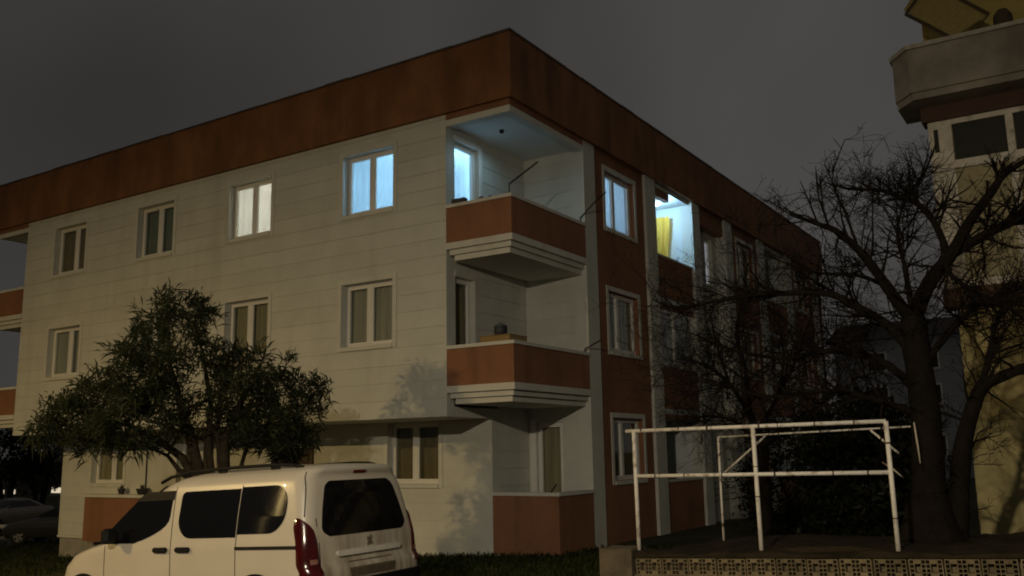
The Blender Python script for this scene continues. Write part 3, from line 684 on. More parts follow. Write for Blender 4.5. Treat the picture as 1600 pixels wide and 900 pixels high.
vpart('number_plate_recess', vb.rear_patch([(0.64, -0.36, 0.36), (0.72, -0.38, 0.38), (0.80, -0.36, 0.36)], 0.004, 8), mat('dark_recess_paint', (0.10, 0.075, 0.045), 0.7, 0.3, 8))  # flat, mottled dark brown patch marking the plate recess
vpart('tailgate_seam', vb.rear_patch([(z, 0.745+0.06*(1 if z > 1.27 else 0)+0.0, 0.755+0.06*(1 if z > 1.27 else 0)) for z in (0.5, 0.8, 1.0, 1.26)], 0.0016, 1), BPL)
vpart('tailgate_seam', vb.rear_patch([(1.28+0.45*i/8, 0.86-0.12*i/8, 0.868-0.12*i/8) for i in range(9)], 0.0018, 1), BPL)
vpart('rear_bumper', vb.rear_patch([(0.27+0.05*i, -1.25, 1.25) for i in range(8)], 0.03, 30), BPL, VAN, True)
em = mat('emblem_dark_chrome', (0.20, 0.16, 0.11), 0.4, metal=0.5)
b = MB()
for (cy, cz, ry, rz) in ((0.0, 0.975, 0.030, 0.035), (0.028, 1.005, 0.018, 0.022), (-0.02, 1.015, 0.022, 0.026), (-0.03, 0.955, 0.016, 0.024), (0.03, 0.95, 0.016, 0.024)):
    o = len(b.v); px_, _n = vb.rear(cz, cy)
    b.v.append((px_[0]-0.016, cy, cz))
    for k in range(12): b.v.append((px_[0]-0.004, cy+ry*math.cos(k*math.pi/6), cz+rz*math.sin(k*math.pi/6)))
    for k in range(12): b.f.append((o, o+1+k, o+1+(k+1) % 12))
vpart('emblem', b, em)
vpart('windscreen', MB().grid([[(vb.xf(z)-0.10*(y/0.7)**2+0.012, y*(vb.hw(z)-0.12)/0.7, z) for y in np.linspace(-0.7, 0.7, 11)] for z in np.linspace(1.12, 1.68, 8)]), TINT)

def sedan(label, loc, yaw, paint, lit, group=None):
    r = thing('parked_car', label, 'car', loc, group); r.rotation_euler = (0, 0, yaw)
    sb = Body(xr=[(0.25, 0.05), (0.5, 0.0), (0.85, 0.05), (0.98, 0.15), (1.02, 0.6), (1.25, 1.05), (1.40, 1.45), (1.45, 1.8)],
              xf=[(0.25, 4.35), (0.5, 4.45), (0.7, 4.40), (0.82, 4.1), (0.92, 3.5), (1.0, 3.1), (1.25, 2.6), (1.40, 2.3), (1.45, 2.1)],
              hw=[(0.25, 0.80), (0.5, 0.88), (0.85, 0.87), (1.0, 0.80), (1.3, 0.66), (1.40, 0.56), (1.45, 0.35)], rr=[(0.2, 0.2), (1.45, 0.2)], bul=0.08, rf=[(0.2, 0.4), (1.45, 0.3)],
              zs=[0.25, 0.35, 0.5, 0.65, 0.78, 0.86, 0.93, 0.98, 1.02, 1.1, 1.2, 1.3, 1.37, 1.42, 1.45])
    sb.mesh().build('body', paint, r, True, True)
    for sd in (1, -1):
        sb.side_patch([(1.02+0.05*i, 1.0+0.10*i, 3.0-0.1*i) for i in range(7)], sd).build('side_window', TINT, r, False, True)
        wheel(r, 0.85, sd*0.78, 0.31); wheel(r, 3.55, sd*0.78, 0.31)
        MB().cbox(4.12, 4.42, min(sd*0.5, sd*0.8), max(sd*0.5, sd*0.8), 0.62, 0.76, 0.04).build('headlight', lit, r, False, True)
    MB().grid([[(sb.xf(z)-0.09*(y/0.6)**2+0.015, y, z) for y in np.linspace(-0.58, 0.58, 9)] for z in np.linspace(1.03, 1.34, 6)]).build('windscreen', TINT, r, False, True)
    MB().cbox(4.38, 4.47, -0.26, 0.26, 0.42, 0.53, 0.01).build('number_plate', PVC, r, False, True)
    return r
DKP = mat('dark_grey_car_paint', (0.03, 0.03, 0.032), 0.25, coat=0.5); SIL = mat('silver_car_paint', (0.15, 0.14, 0.13), 0.3, coat=0.5)
HLD = mat('headlight_glass', (0.5, 0.48, 0.42), 0.1); HLL = mat('headlight_lit', (0.6, 0.5, 0.4), 0.2, emit=(1.0, 0.72, 0.35), estr=0.9)
def on_road(px, dist):
    d = ray(px, 800); h = math.hypot(d[0], d[1]); return np.array([CAMP[0]+d[0]/h*dist, CAMP[1]+d[1]/h*dist])
q = on_road(14, 42.0); ya_ = math.radians(212); sedan('dark grey car parked beyond the end of the apartment block', (q[0]-4.45*math.cos(ya_), q[1]-4.45*math.sin(ya_), zr+0.03), ya_, DKP, HLD)
q = on_road(6, 49.0); sedan('silver car parked behind the dark grey car', (q[0]-2.2, q[1]+3.2, zr+0.03), math.radians(-75), SIL, HLL)

# ================================================================== BLOCK WALL, TERRACE, PIPE FRAME
YW = -5.3
SOIL = mat('garden_soil', (0.024, 0.018, 0.010), 0.97, 0.5, 3, 0.9, 14, spec=0.12)
def wt(x): return 0.72 + 0.042*(x-6.4)                   # wall top, rising with the street
BLK = mat('clay_hollow_block', (0.155, 0.12, 0.065), 0.95, 0.35, 12, 0.5, 70, speck=0.25)
GW = thing('block_garden_wall', 'low garden wall of hollow perforated blocks with a rendered end pier', 'wall', (6.4, YW, gz(6.4)))
def block_mesh(w=0.285, h=0.165, dp=0.11):
    b = MB(); u = [0]; mrg = 0.010
    cols = [(0.030, 's'), (0.052, 'b'), (0.030, 's'), (0.030, 's'), (0.052, 'b'), (0.030, 's')]
    x = mrg; xs_ = []
    tot = sum(c[0] for c in cols)+0.007*(len(cols)-1); k = (w-2*mrg)/tot
    for cw, kd in cols:
        xs_.append((x, x+cw*k, kd)); x += (cw+0.007)*k
    holes = []
    for a, c, kd in xs_:
        if kd == 's':
            rh = (h-2*mrg-3*0.007)/4
            for r in range(4): holes.append((a, c, mrg+r*(rh+0.007), mrg+r*(rh+0.007)+rh))
        else: holes.append((a, c, 0.045, h-0.040))
    ux = sorted({0, w} | {q for t in holes for q in t[:2]}); 
    for a, c in zip(ux[:-1], ux[1:]):                     # front face strips, cut by the holes of that column
        mid = (a+c)/2; cut = sorted([(t[2], t[3]) for t in holes if t[0] < mid < t[1]]); z = 0
        for q0, q1 in cut+[(h, h)]:
            if q0 > z+1e-6: b.quad((a, 0, z), (c, 0, z), (c, 0, q0), (a, 0, q0))
            z = q1
    for a, c, q0, q1 in holes:
        e = 0.09; b.quad((a, 0, q0), (a, 0, q1), (a, e, q1), (a, e, q0)); b.quad((c, 0, q1), (c, 0, q0), (c, e, q0), (c, e, q1)); b.quad((a, 0, q0), (a, e, q0), (c, e, q0), (c, 0, q0)); b.quad((a, 0, q1), (c, 0, q1), (c, e, q1), (a, e, q1)); b.quad((a, e, q0), (a, e, q1), (c, e, q1), (c, e, q0))
    b.quad((0, 0, h), (w, 0, h), (w, dp, h), (0, dp, h)); b.quad((0, 0, 0), (0, dp, 0), (w, dp, 0), (w, 0, 0)); b.quad((0, 0, 0), (0, 0, h), (0, dp, h), (0, dp, 0)); b.quad((w, 0, h), (w, 0, 0), (w, dp, 0), (w, dp, h))
    return b.mesh('block')
bm_ = block_mesh(); bm_.materials.append(BLK)
MORT = mat('rough_mortar', (0.15, 0.125, 0.075), 0.95, 0.3, 8, 0.8, 40)
b = MB()
for i in range(24):
    xa, xb = 6.4+i*0.30, 6.4+(i+1)*0.30; b.box(xa, xb, YW+0.115, YW+0.22, gz(xa)-0.3, wt(xa)-0.085)
b.build('mortar_core', MORT, GW)
b = MB()
for r in range(5):
    o = len(b.v)
    for x in (6.4, 13.3):
        z = wt(x)-0.1175-r*0.182+0.018; b.v += [(x, YW+0.008, z), (x, YW+0.008, z+0.019), (x, YW+0.12, z+0.019), (x, YW+0.12, z)]
    b.f += [(o, o+4, o+5, o+1), (o+1, o+5, o+6, o+2), (o+3, o+2, o+6, o+7), (o, o+3, o+7, o+4)]
b.build('mortar_joints', MORT, GW)
for r in range(4):
    for i in range(23):
        x = 6.42+i*0.30+(0.14 if r % 2 else 0)+rnd.uniform(-0.004, 0.004)
        o = place('block', bm_, None, GW, (x-6.4, rnd.uniform(-0.006, 0.006), wt(x)-0.265-r*0.182-gz(6.4)+rnd.uniform(-0.003, 0.003)))
        o.rotation_euler = (0, -0.042, rnd.uniform(-0.012, 0.012))
def lumpy(x0, x1, y0, y1, z0f, z1f, nx, ny, amp):
    b = MB(); rows = []
    for j in range(ny+1):
        y = y0+(y1-y0)*j/ny; rows.append([(x0+(x1-x0)*i/nx, y+(rnd.uniform(-amp, amp)*0.5 if 0 < j < ny else 0), z1f(x0+(x1-x0)*i/nx, y)+rnd.uniform(-amp, amp)) for i in range(nx+1)])
    b.grid(rows)
    edge = rows[0]+[r[-1] for r in rows[1:]]+list(reversed(rows[-1]))[1:]+[r[0] for r in reversed(rows)][1:]
    b.grid([edge, [(p[0], p[1], z0f(p[0], p[1])) for p in edge]]); return b
lumpy(6.38, 13.3, YW-0.03, YW+0.26, lambda x, y: wt(x)-0.085, lambda x, y: wt(x)-0.045+0.014*math.sin(x*5.1)+0.008*math.sin(x*13), 60, 4, 0.010).build('rough_coping', SOIL, GW, True)
lumpy(6.02, 6.40, YW-0.06, YW+0.30, lambda x, y: gz(x)-0.3, lambda x, y: wt(6.3)+0.0, 6, 5, 0.008).build('end_pier', mat('cracked_render', (0.09, 0.07, 0.042), 0.95, 0.35, 5, 0.6, 25), GW, False)
ter = lumpy(6.42, 14.5, YW+0.2, -2.95, lambda x, y: gz(x)-0.2, lambda x, y: wt(x)-0.035-0.02*(y-YW)+0.03*math.sin(x*2.3+y), 60, 16, 0.02).build('garden_terrace', SOIL, None, True)
struct(ter)

PIPE = None
def pipe_mat():
    ma = mat('white_painted_pipe', (0.66, 0.62, 0.55), 0.6, 0.08, 6, stain=(11.0, 0.54, 0.9, (1, 1, 1)), stain_col=(0.13, 0.06, 0.03)); return ma
PIPE = pipe_mat()
PF = thing('pipe_frame', 'white painted steel pipe trellis frame with rust marks standing over the garden wall', 'pipe frame', (7.7, YW, 0.8))
yf = YW+0.10; yb = -3.25
def P(px, py, y): return tuple(on_y(px, py, y))
R_ = 0.0205
def pipe(name, a, c, r=R_): MB().tube([a, ((a[0]+c[0])/2, (a[1]+c[1])/2, (a[2]+c[2])/2), c], r, 8).build(name, PIPE, PF, True)
def down(p, z): return (p[0]+0.012, p[1], z)
tl_, tm_, tr_ = P(990, 673, yf), P(1176, 666, yf), P(1384, 658, yf)
pipe('top_bar', P(978, 674, yf), tr_)
for a in (tl_, tm_, tr_): pipe('post', a, down(a, wt(a[0])-0.06), R_*1.08)
pipe('middle_bar', P(994, 744, yf), P(1391, 738, yf))
bl_, br_ = P(1122, 683, yb), P(1432, 666, yb)
pipe('back_bar', bl_, br_, R_*0.55)
for a in (bl_, br_): pipe('back_post', a, (a[0], a[1], wt(a[0])-0.1), R_*0.7)
pipe('brace', P(1133, 738, yb-0.03), P(1196, 681, yb-0.03), R_*0.65); pipe('brace', P(1360, 672, yb-0.03), P(1404, 708, yb-0.03), R_*0.65)
RUST = mat('rusty_wire', (0.05, 0.03, 0.018), 0.9, spec=0.2)
for (a, c, n_) in ((tl_, tr_, 7), (P(994, 744, yf), P(1391, 738, yf), 6), (tm_, down(tm_, wt(tm_[0])), 2), (tr_, down(tr_, wt(tr_[0])), 2), (bl_, br_, 4)):
    for k in range(n_):
        f = (k+rnd.uniform(0.15, 0.85))/n_; q = [a[i]+(c[i]-a[i])*f for i in range(3)]; e = rnd.uniform(0.003, 0.010)
        dx = [(c[i]-a[i])/math.dist(a, c)*e for i in range(3)]
        MB().tube([[q[i]-dx[i] for i in range(3)], [q[i]+dx[i] for i in range(3)]], R_*rnd.uniform(1.08, 1.2), 8).build('wire_tie', RUST, PF)
STK = mat('peeled_pale_wood', (0.42, 0.38, 0.30), 0.8, 0.2, 6)
for lb_, pts_ in (('short pale stick leaning on the bare tree at frame height', ((1378, 722), (1392, 730), (1412, 747))), ('upright pale stick hanging on the bare tree trunk', ((1428, 660), (1433, 690), (1438, 724)))):
    tag(MB().tube([P(x, y, -3.86) for x, y in pts_], [0.008, 0.011, 0.007], 7).build('pale_stick', STK, None, True), lb_, 'stick')

# ================================================================== OLD BUILDING ON THE RIGHT
YR = 2.0
OB = thing('old_apartment_building', 'old yellowish apartment house with weathered concrete balcony and white framed glazed bay', 'building', (12.0, YR, 0.1))
YLW = mat('yellow_plaster', (0.44, 0.37, 0.17), 0.92, 0.2, 0.9, 0.3, 50, stain=(0.8, 0.5, 0.5), stain_col=(0.20, 0.16, 0.08))
OCON = mat('weathered_balcony_concrete', (0.25, 0.22, 0.18), 0.95, 0.3, 1.8, 0.5, 30, stain=(1.4, 0.48, 0.7, (1, 1, 0.5)), stain_col=(0.10, 0.085, 0.06))
OPAINT = mat('chipped_white_paint', (0.55, 0.50, 0.42), 0.8, 0.25, 5, 0.3, 40, stain=(5.0, 0.55, 0.8, (1, 1, 1)), stain_col=(0.14, 0.10, 0.06))
XL = 8.75
def ob(name, m_, *bxs):
    b = MB()
    for q in bxs: b.box(*q)
    return b.build(name, m_, OB)
ob('ground_floor_wall', YLW, (XL+0.15, 24, YR+0.10, YR+0.4, -0.2, 3.95))
ob('brown_band', mat('dark_brown_band', (0.10, 0.055, 0.03), 0.9, 0.2, 2), (XL-0.05, 24, YR-0.02, YR+0.4, 3.95, 4.28))  # plain dark brown band between the floors
ob('first_floor_panel', YLW, (XL+0.30, 24, YR+0.06, YR+0.4, 4.28, 7.0))
ob('left_side_wall', YLW, (XL+0.1, XL+0.35, YR+0.4, YR+14, -0.2, 10.6))
# glazed bay: posts, rails, panes
px0 = XL+0.42
ob('bay_corner_panel', OPAINT, (XL-0.02, XL+0.34, YR-0.02, YR+0.06, 4.30, 7.14))
ob('bay_head_beam', mat('dark_red_brown_beam', (0.07, 0.038, 0.026), 0.9, 0.2, 2), (XL-0.10, 24, YR-0.10, YR+0.3, 7.14, 7.40))
ob('bay_top_rail', OPAINT, (XL+0.34, 24, YR-0.03, YR+0.05, 7.05, 7.139))
ob('bay_middle_rail', OPAINT, (XL+0.34, 24, YR-0.035, YR+0.05, 6.28, 6.42))
ob('bay_bottom_rail', OPAINT, (XL+0.34, 24, YR-0.03, YR+0.05, 4.282, 4.40))
OG = glass('old_window_glass', (0.35, 0.34, 0.28), 1.0, 0.08)
FR = mat('frosted_yellow_panel', (0.26, 0.22, 0.11), 0.6, 0.2, 3)
x = XL+0.34
for k in range(16):
    x1 = x+0.80
    ob('bay_post', OPAINT, (x1, x1+0.11, YR-0.025, YR+0.05, 4.402, 7.048))
    ob('upper_pane', mat('dark_old_pane', (0.035, 0.033, 0.025), 0.12), (x+0.01, x1-0.004, YR+0.01, YR+0.02, 6.424, 7.046))
    ob('lower_pane', FR, (x+0.01, x1-0.004, YR+0.012, YR+0.022, 4.404, 6.276))
    x = x1+0.11
ob('narrow_pane', mat('dark_old_pane', (0.035, 0.033, 0.025), 0.12), (XL+0.06, XL+0.13, YR-0.028, YR-0.021, 6.6, 7.0))
# chamfered concrete balcony above
def balc(z0, z1, out, inn):
    return MB().prism([(XL-0.45+inn, YR+0.6), (XL-0.45+inn, YR-0.25+inn), (XL-0.15+inn, YR-out+inn), (24, YR-out+inn), (24, YR+0.6)], z0, z1)
pf = MB(); op = [(XL-0.45, YR+0.6), (XL-0.45, YR-0.25), (XL-0.15, YR-0.62), (24, YR-0.62)]; ip = [(XL-0.33, YR+0.6), (XL-0.33, YR-0.20), (XL-0.09, YR-0.50), (24, YR-0.50)]
for (a, c, d, e) in zip(op[:-1], op[1:], ip[1:], ip[:-1]): pf.prism([a, c, d, e], 7.52, 8.27)
# heights above follow the photograph at the balcony's own distance
pf.build('balcony_parapet', OCON, OB)
balc(7.40, 7.518, 0.60, 0.02).build('balcony_slab', OCON, OB)
pf = MB(); op2 = [(XL-0.49, YR+0.6), (XL-0.49, YR-0.27), (XL-0.17, YR-0.66), (24, YR-0.66)]; ip2 = [(XL-0.30, YR+0.6), (XL-0.30, YR-0.18), (XL-0.07, YR-0.46), (24, YR-0.46)]
for (a, c, d, e) in zip(op2[:-1], op2[1:], ip2[1:], ip2[:-1]): pf.prism([a, c, d, e], 8.272, 8.345)
pf.build('balcony_cap', mat('flaking_pale_cap', (0.36, 0.33, 0.27), 0.95, 0.3, 6, 0.5, 30, stain=(3.5, 0.5, 0.9, (1, 1, 1)), stain_col=(0.12, 0.10, 0.08)), OB)
ob('top_floor_wall', mat('ochre_plaster', (0.40, 0.31, 0.09), 0.92, 0.2, 1.2, 0.3, 40), (XL-0.02, 24, YR+0.55, YR+0.8, 7.52, 11.2))
ob('top_post', OPAINT, (10.42, 10.54, YR-0.58, YR-0.47, 8.345, 11.2))
DW = mat('dark_timber', (0.05, 0.035, 0.018), 0.85, 0.2, 6)
def beam(a, c, r=0.035): MB().tube([a, c], r, 4).build('awning_strut', DW, OB)
ya = YR-0.30
beam(P(1415, 22, ya), P(1492, 62, ya)); beam(P(1415, 22, ya), P(1445, -20, ya), 0.03); beam(P(1500, -2, ya), P(1545, 22, ya)); beam(P(1545, 22, ya), P(1515, 60, ya), 0.02)
aw = [P(1412, 16, ya+0.02), P(1490, 58, ya+0.02), P(1545, 22, ya+0.02), P(1440, -30, ya+0.02)]
b = MB(); b.quad(*aw); b.quad(*[(q[0], q[1]+0.02, q[2]) for q in reversed(aw)]); b.build('awning_panel', mat('straw_matting', (0.26, 0.20, 0.07), 0.95, 0.3, 14, stretch=(1, 1, 4)), OB)
MB().lathe(P(1568, 38, YR-0.1), [(0.13, -0.1), (0.15, 0.0), (0.14, 0.16), (0.08, 0.25)], 12).build('jar', DW, OB, True)
MB().box(XL-0.1, 24.1, YR+0.5, YR+14, 11.2, 11.4).build('roof', OCON, OB)

# ================================================================== FAR BUILDINGS
FH = thing('far_pale_house', 'distant pale house seen between the two apartment buildings', 'house', (4.0, 46.0, -0.2))
PW = mat('pale_blue_grey_wall', (0.33, 0.35, 0.39), 0.9, 0.1, 0.6)
MB().box(-3.5, 12.5, 46, 56, -0.5, 8.3).build('wall', PW, FH)
b = MB(); o = 0
b.v = [(-4.0, 45.4, 8.3), (13.0, 45.4, 8.3), (13.0, 56.6, 8.3), (-4.0, 56.6, 8.3), (-4.0, 51, 10.0), (13.0, 51, 10.0)]; b.f = [(0, 1, 5, 4), (2, 3, 4, 5), (0, 4, 3), (1, 2, 5), (0, 3, 2, 1)]
b.build('roof', mat('dark_tiles', (0.05, 0.035, 0.03), 0.9), FH)
for xx in (-1.6, 1.4, 4.6, 7.6, 10.4):
    for z in (1.2, 4.2, 6.3):
        w_ = MB().box(xx, xx+1.2, 45.96, 46.02, z, z+1.25).build('window', PVC, FH)
        MB().box(xx+0.1, xx+1.1, 45.93, 45.958, z+0.1, z+1.15).build('pane', DARKI, w_)
DH = thing('far_dark_house', 'distant dark house with small lit windows beyond the parked cars', 'house', (-70, 38, -2.4))
MB().box(-84, -50, 38, 50, -3, 1.4).build('wall', mat('dim_wall', (0.10, 0.09, 0.08), 0.9, 0.2, 1), DH)
b = MB(); b.v = [(-85, 37.4, 1.4), (-57, 37.4, 1.4), (-57, 50.6, 1.4), (-85, 50.6, 1.4), (-85, 44, 3.2), (-57, 44, 3.2)]; b.f = [(0, 1, 5, 4), (2, 3, 4, 5), (0, 4, 3), (1, 2, 5), (0, 3, 2, 1)]
b.build('roof', mat('dark_tiles', (0.05, 0.035, 0.03), 0.9), DH)
LW = mat('far_lit_window', (0.5, 0.5, 0.5), 0.5, emit=(1.0, 0.85, 0.6), estr=0.7)
for px, py, w_, h_ in ((2, 770, 0.9, 0.55), (19, 769, 1.0, 0.5), (31, 798, 0.5, 0.9), (6, 800, 0.6, 0.9), (88, 766, 1.6, 0.5)):
    q = on_y(px, py, 37.97); MB().box(q[0]-w_/2, q[0]+w_/2, 37.95, 38.01, q[2]-h_/2, q[2]+h_/2).build('window', LW, DH)

# ================================================================== VEGETATION
def leaves(centres, per, ln, wd_, spread, up=0.25, droop=0.0, seed=1):
    """one mesh of lance-shaped leaves: each cluster centre carries `per` leaves"""
    g = np.random.RandomState(seed); C = np.repeat(np.array(centres, float), per, axis=0); n = len(C)
    ax = g.normal(size=(len(centres), 3)); ax[:, 2] += up*1.6; ax /= np.linalg.norm(ax, axis=1)[:, None]; ax = np.repeat(ax, per, axis=0)
    d = g.normal(size=(n, 3))*0.55 + ax*0.85; d /= np.linalg.norm(d, axis=1)[:, None]
    s = np.cross(d, g.normal(size=(n, 3))); s /= np.linalg.norm(s, axis=1)[:, None]
    cs = np.repeat(g.uniform(0.6, 1.35, (len(centres), 1)), per, axis=0); l = ln*cs*g.uniform(0.6, 1.25, (n, 1)); w = wd_*g.uniform(0.7, 1.2, (n, 1)); base = C + g.normal(size=(n, 3))*spread
    mid = base + d*l*0.5 + np.array([0, 0, 0.06*ln]); tip = base + d*l - np.array([0, 0, droop])*l
    V = np.stack([base, mid+s*w, tip, mid-s*w], 1).reshape(-1, 3)
    me = bpy.data.meshes.new('leaves'); me.vertices.add(4*n); me.vertices.foreach_set('co', V.ravel())
    me.loops.add(4*n); me.loops.foreach_set('vertex_index', np.arange(4*n)); me.polygons.add(n)
    me.polygons.foreach_set('loop_start', np.arange(0, 4*n, 4)); me.polygons.foreach_set('loop_total', np.full(n, 4)); me.update(calc_edges=True); me.validate()
    return me
def leaf_mat(name, col, trans):
    ma = mat(name, col, 0.55, 0.45, 5.0, trans=trans, spec=0.25); return ma
def obj_at(name, me, m_, parent):
    w = np.array(ORG[parent.name]); co = np.empty(len(me.vertices)*3); me.vertices.foreach_get('co', co)
    me.vertices.foreach_set('co', (co.reshape(-1, 3)-w).ravel()); me.update(); return place(name, me, m_, parent)
OLEAF = leaf_mat('oleander_leaf', (0.052, 0.062, 0.030), (0.05, 0.06, 0.02)); BARK = mat('grey_brown_bark', (0.06, 0.046, 0.03), 0.95, 0.4, 7, 0.9, 30, spec=0.12)
# --- oleander behind the van: multi-stemmed, standing just behind the pavement
YO = -3.85
base = on_y(338, 760, YO); base = np.array([base[0], YO, gz(base[0])])
OT = thing('oleander_tree', 'bushy multi-stemmed evergreen tree with narrow leaves behind the white van', 'tree', tuple(base))
view = np.array([CAMP[0]-base[0], CAMP[1]-base[1], 0]); view /= np.linalg.norm(view); side = np.array([-view[1], view[0], 0])
if np.dot(side, CR) < 0: side = -side
def at(px, py, dep=0.0):                       # point in the upright plane through the tree's base, facing the street corner, moved `dep` towards the street
    d = ray(px, py); n_ = view; k = np.dot(base+view*dep-CAMP, n_)/np.dot(d, n_); return CAMP+d*k
lob = [  # px, py, rx, ry (px), depth, number of clusters
 (262, 545, 70, 66, 0.1, 190), (215, 590, 60, 60, 0.5, 130), (262, 487, 30, 30, 0.0, 42), (302, 500, 26, 42, -0.2, 52), (175, 625, 60, 48, 0.2, 115), (115, 655, 58, 36, -0.2, 105), (75, 672, 32, 22, 0.1, 36),
 (215, 660, 75, 46, 0.7, 165), (270, 625, 42, 58, 0.4, 80), (405, 590, 66, 44, 0.0, 135), (370, 618, 52, 58, 0.5, 115), (445, 625, 52, 46, -0.3, 100), (420, 672, 66, 38, 0.5, 130), (480, 640, 30, 46, 0.1, 52), (365, 672, 46, 38, -0.5, 66), (160, 690, 70, 22, 0.3, 80), (300, 655, 40, 42, -0.7, 42), (450, 690, 56, 20, 0.0, 55), (455, 712, 26, 16, 0.1, 26), (330, 490, 10, 6, 0.1, 4),
 (348, 560, 24, 26, 0.3, 26), (345, 605, 22, 30, -0.2, 22), (130, 625, 22, 26, 0.1, 24), (500, 600, 14, 20, 0.0, 14)]
cl = []; tw = MB(); tips = []
for px, py, rx, ry, dp, nn in lob:
    for _ in range(nn):
        v = nr.normal(size=3); v *= (nr.uniform(0.35, 1.0)**0.5)/np.linalg.norm(v)
        cl.append(at(px+v[0]*rx*1.05, py+v[1]*ry*1.05, dp+v[2]*0.85*(rx+ry)/110))
    tips.append(at(px, py+ry*0.3, dp))
cl = [c for c in cl if nr.rand() < 0.55]
me = leaves(cl, 17, 0.22, 0.0150, 0.060, 0.55, 0.15, 3); obj_at('crown', me, OLEAF, OT)
hub = at(340, 728); tr = MB()
stems = [((300, 742), (285, 715), (250, 690), (205, 665), (150, 660)), ((312, 745), (300, 690), (285, 640), (265, 570), (262, 490)), ((330, 745), (325, 690), (330, 640), (320, 570), (305, 500)),
         ((352, 745), (350, 690), (365, 650), (385, 610), (410, 580)), ((372, 745), (385, 700), (410, 670), (445, 640), (480, 630)), ((345, 745), (340, 680), (345, 610), (355, 560), (350, 545)), ((308, 742), (280, 735), (262, 712), (235, 700), (190, 690))]
for k, st in enumerate(stems):
    dps = [0, 0.05, 0.15, 0.25, 0.3]; pts = [base+side*(k-3)*0.07+np.array([0, 0, -0.1])] + [at(x, y, d*(1 if k % 2 else -1)) for (x, y), d in zip(st, dps)]
    r0 = (0.085, 0.11, 0.075, 0.10, 0.06, 0.05, 0.05)[k]; tr.tube(pts, [r0*1.15, r0, r0*0.8, r0*0.6, r0*0.4, 0.012], 8)
    for q in range(9):                          # side shoots into the foliage
        a = np.array(pts[2+q % 4]); c = np.array(cl[nr.randint(len(cl))]); 
        if np.linalg.norm(c-a) < 1.5: tr.tube([a, (a+c)/2+nr.normal(size=3)*0.06, c], [0.022, 0.014, 0.006], 5)
tr.build('trunk', BARK, OT, True)

# --- bare tree on the terrace
YB = -3.4
bb = on_y(1456, 850, YB)
BT = thing('bare_tree', 'large leafless tree with spreading twigs behind the pipe frame', 'tree', (bb[0], YB, wt(bb[0])-0.1))
DBARK = mat('dark_bare_bark', (0.010, 0.0075, 0.0055), 0.95, 0.4, 8, 0.9, 30, spec=0.12)
limbs = [  # pixel path, depth offsets (towards +y), start and end radius
 (((1456, 862), (1452, 760), (1446, 650), (1434, 560), (1426, 495)), (0, 0, 0, 0, 0), 0.29, 0.17),
 (((1495, 862), (1498, 770), (1506, 690), (1530, 612), (1562, 590), (1625, 565)), (0.1, 0.1, 0, -0.1, -0.2, -0.3), 0.20, 0.05),
 (((1530, 612), (1545, 560), (1556, 505), (1580, 450)), (-0.1, 0.1, 0.3, 0.5), 0.07, 0.02),
 (((1426, 500), (1407, 478), (1380, 440), (1350, 400), (1312, 364), (1278, 350), (1235, 335)), (0, -0.1, -0.3, -0.4, -0.5, -0.6, -0.7), 0.13, 0.02),
 (((1428, 495), (1453, 440), (1487, 397), (1513, 350), (1547, 303), (1570, 272), (1620, 240)), (0, 0.1, 0.2, 0.1, 0, -0.1, -0.2), 0.15, 0.03),
 (((1490, 395), (1547, 363), (1593, 343), (1660, 318)), (0.2, 0, -0.2, -0.4), 0.10, 0.04),
 (((1482, 400), (1463, 353), (1440, 323), (1410, 310), (1373, 297), (1330, 296), (1290, 285)), (0.2, 0.3, 0.5, 0.6, 0.7, 0.8, 0.9), 0.07, 0.012),
 (((1412, 311), (1433, 287), (1450, 257), (1463, 222)), (0.6, 0.6, 0.6, 0.6), 0.035, 0.01),
 (((1424, 480), (1413, 413), (1403, 373), (1407, 333), (1424, 300)), (0, 0.3, 0.5, 0.6, 0.7), 0.055, 0.012),
 (((1432, 560), (1390, 510), (1340, 480), (1290, 458), (1200, 460), (1130, 468), (1060, 482), (1020, 468)), (0, -0.1, -0.2, -0.3, -0.4, -0.4, -0.3, -0.2), 0.095, 0.012),
 (((1442, 620), (1380, 566), (1300, 548), (1230, 560), (1150, 548), (1080, 520)), (0, 0.3, 0.5, 0.6, 0.8, 0.9), 0.09, 0.012),
 (((1345, 400), (1320, 330), (1300, 280), (1320, 218)), (-0.4, -0.4, -0.3, -0.3), 0.03, 0.006),
 (((1278, 350), (1262, 310), (1250, 282)), (-0.6, -0.6, -0.6), 0.02, 0.005),
 (((1390, 450), (1340, 430), (1270, 425), (1200, 400)), (-0.2, 0.2, 0.4, 0.6), 0.05, 0.01),
 (((1440, 650), (1370, 625), (1290, 610), (1200, 620), (1120, 600), (1060, 590)), (0, -0.3, -0.5, -0.5, -0.6, -0.6), 0.07, 0.01),
 (((1450, 560), (1500, 500), (1540, 470), (1600, 450)), (0, 0.3, 0.5, 0.6), 0.07, 0.02),
 (((1490, 395), (1480, 420), (1510, 450), (1560, 470), (1600, 500)), (0.2, -0.2, -0.3, -0.4, -0.5), 0.05, 0.012),
]
tm = MB(); tg = MB(); cnt = 0
def smooth_path(pts, n):
    P_ = np.array(pts); t_ = np.linspace(0, len(P_)-1, n); out = []
    for q in t_:
        i = min(int(q), len(P_)-2); f = q-i; p0, p1, p2, p3 = P_[max(i-1, 0)], P_[i], P_[i+1], P_[min(i+2, len(P_)-1)]
        out.append(0.5*((2*p1)+(-p0+p2)*f+(2*p0-5*p1+4*p2-p3)*f*f+(-p0+3*p1-3*p2+p3)*f**3))
    return out
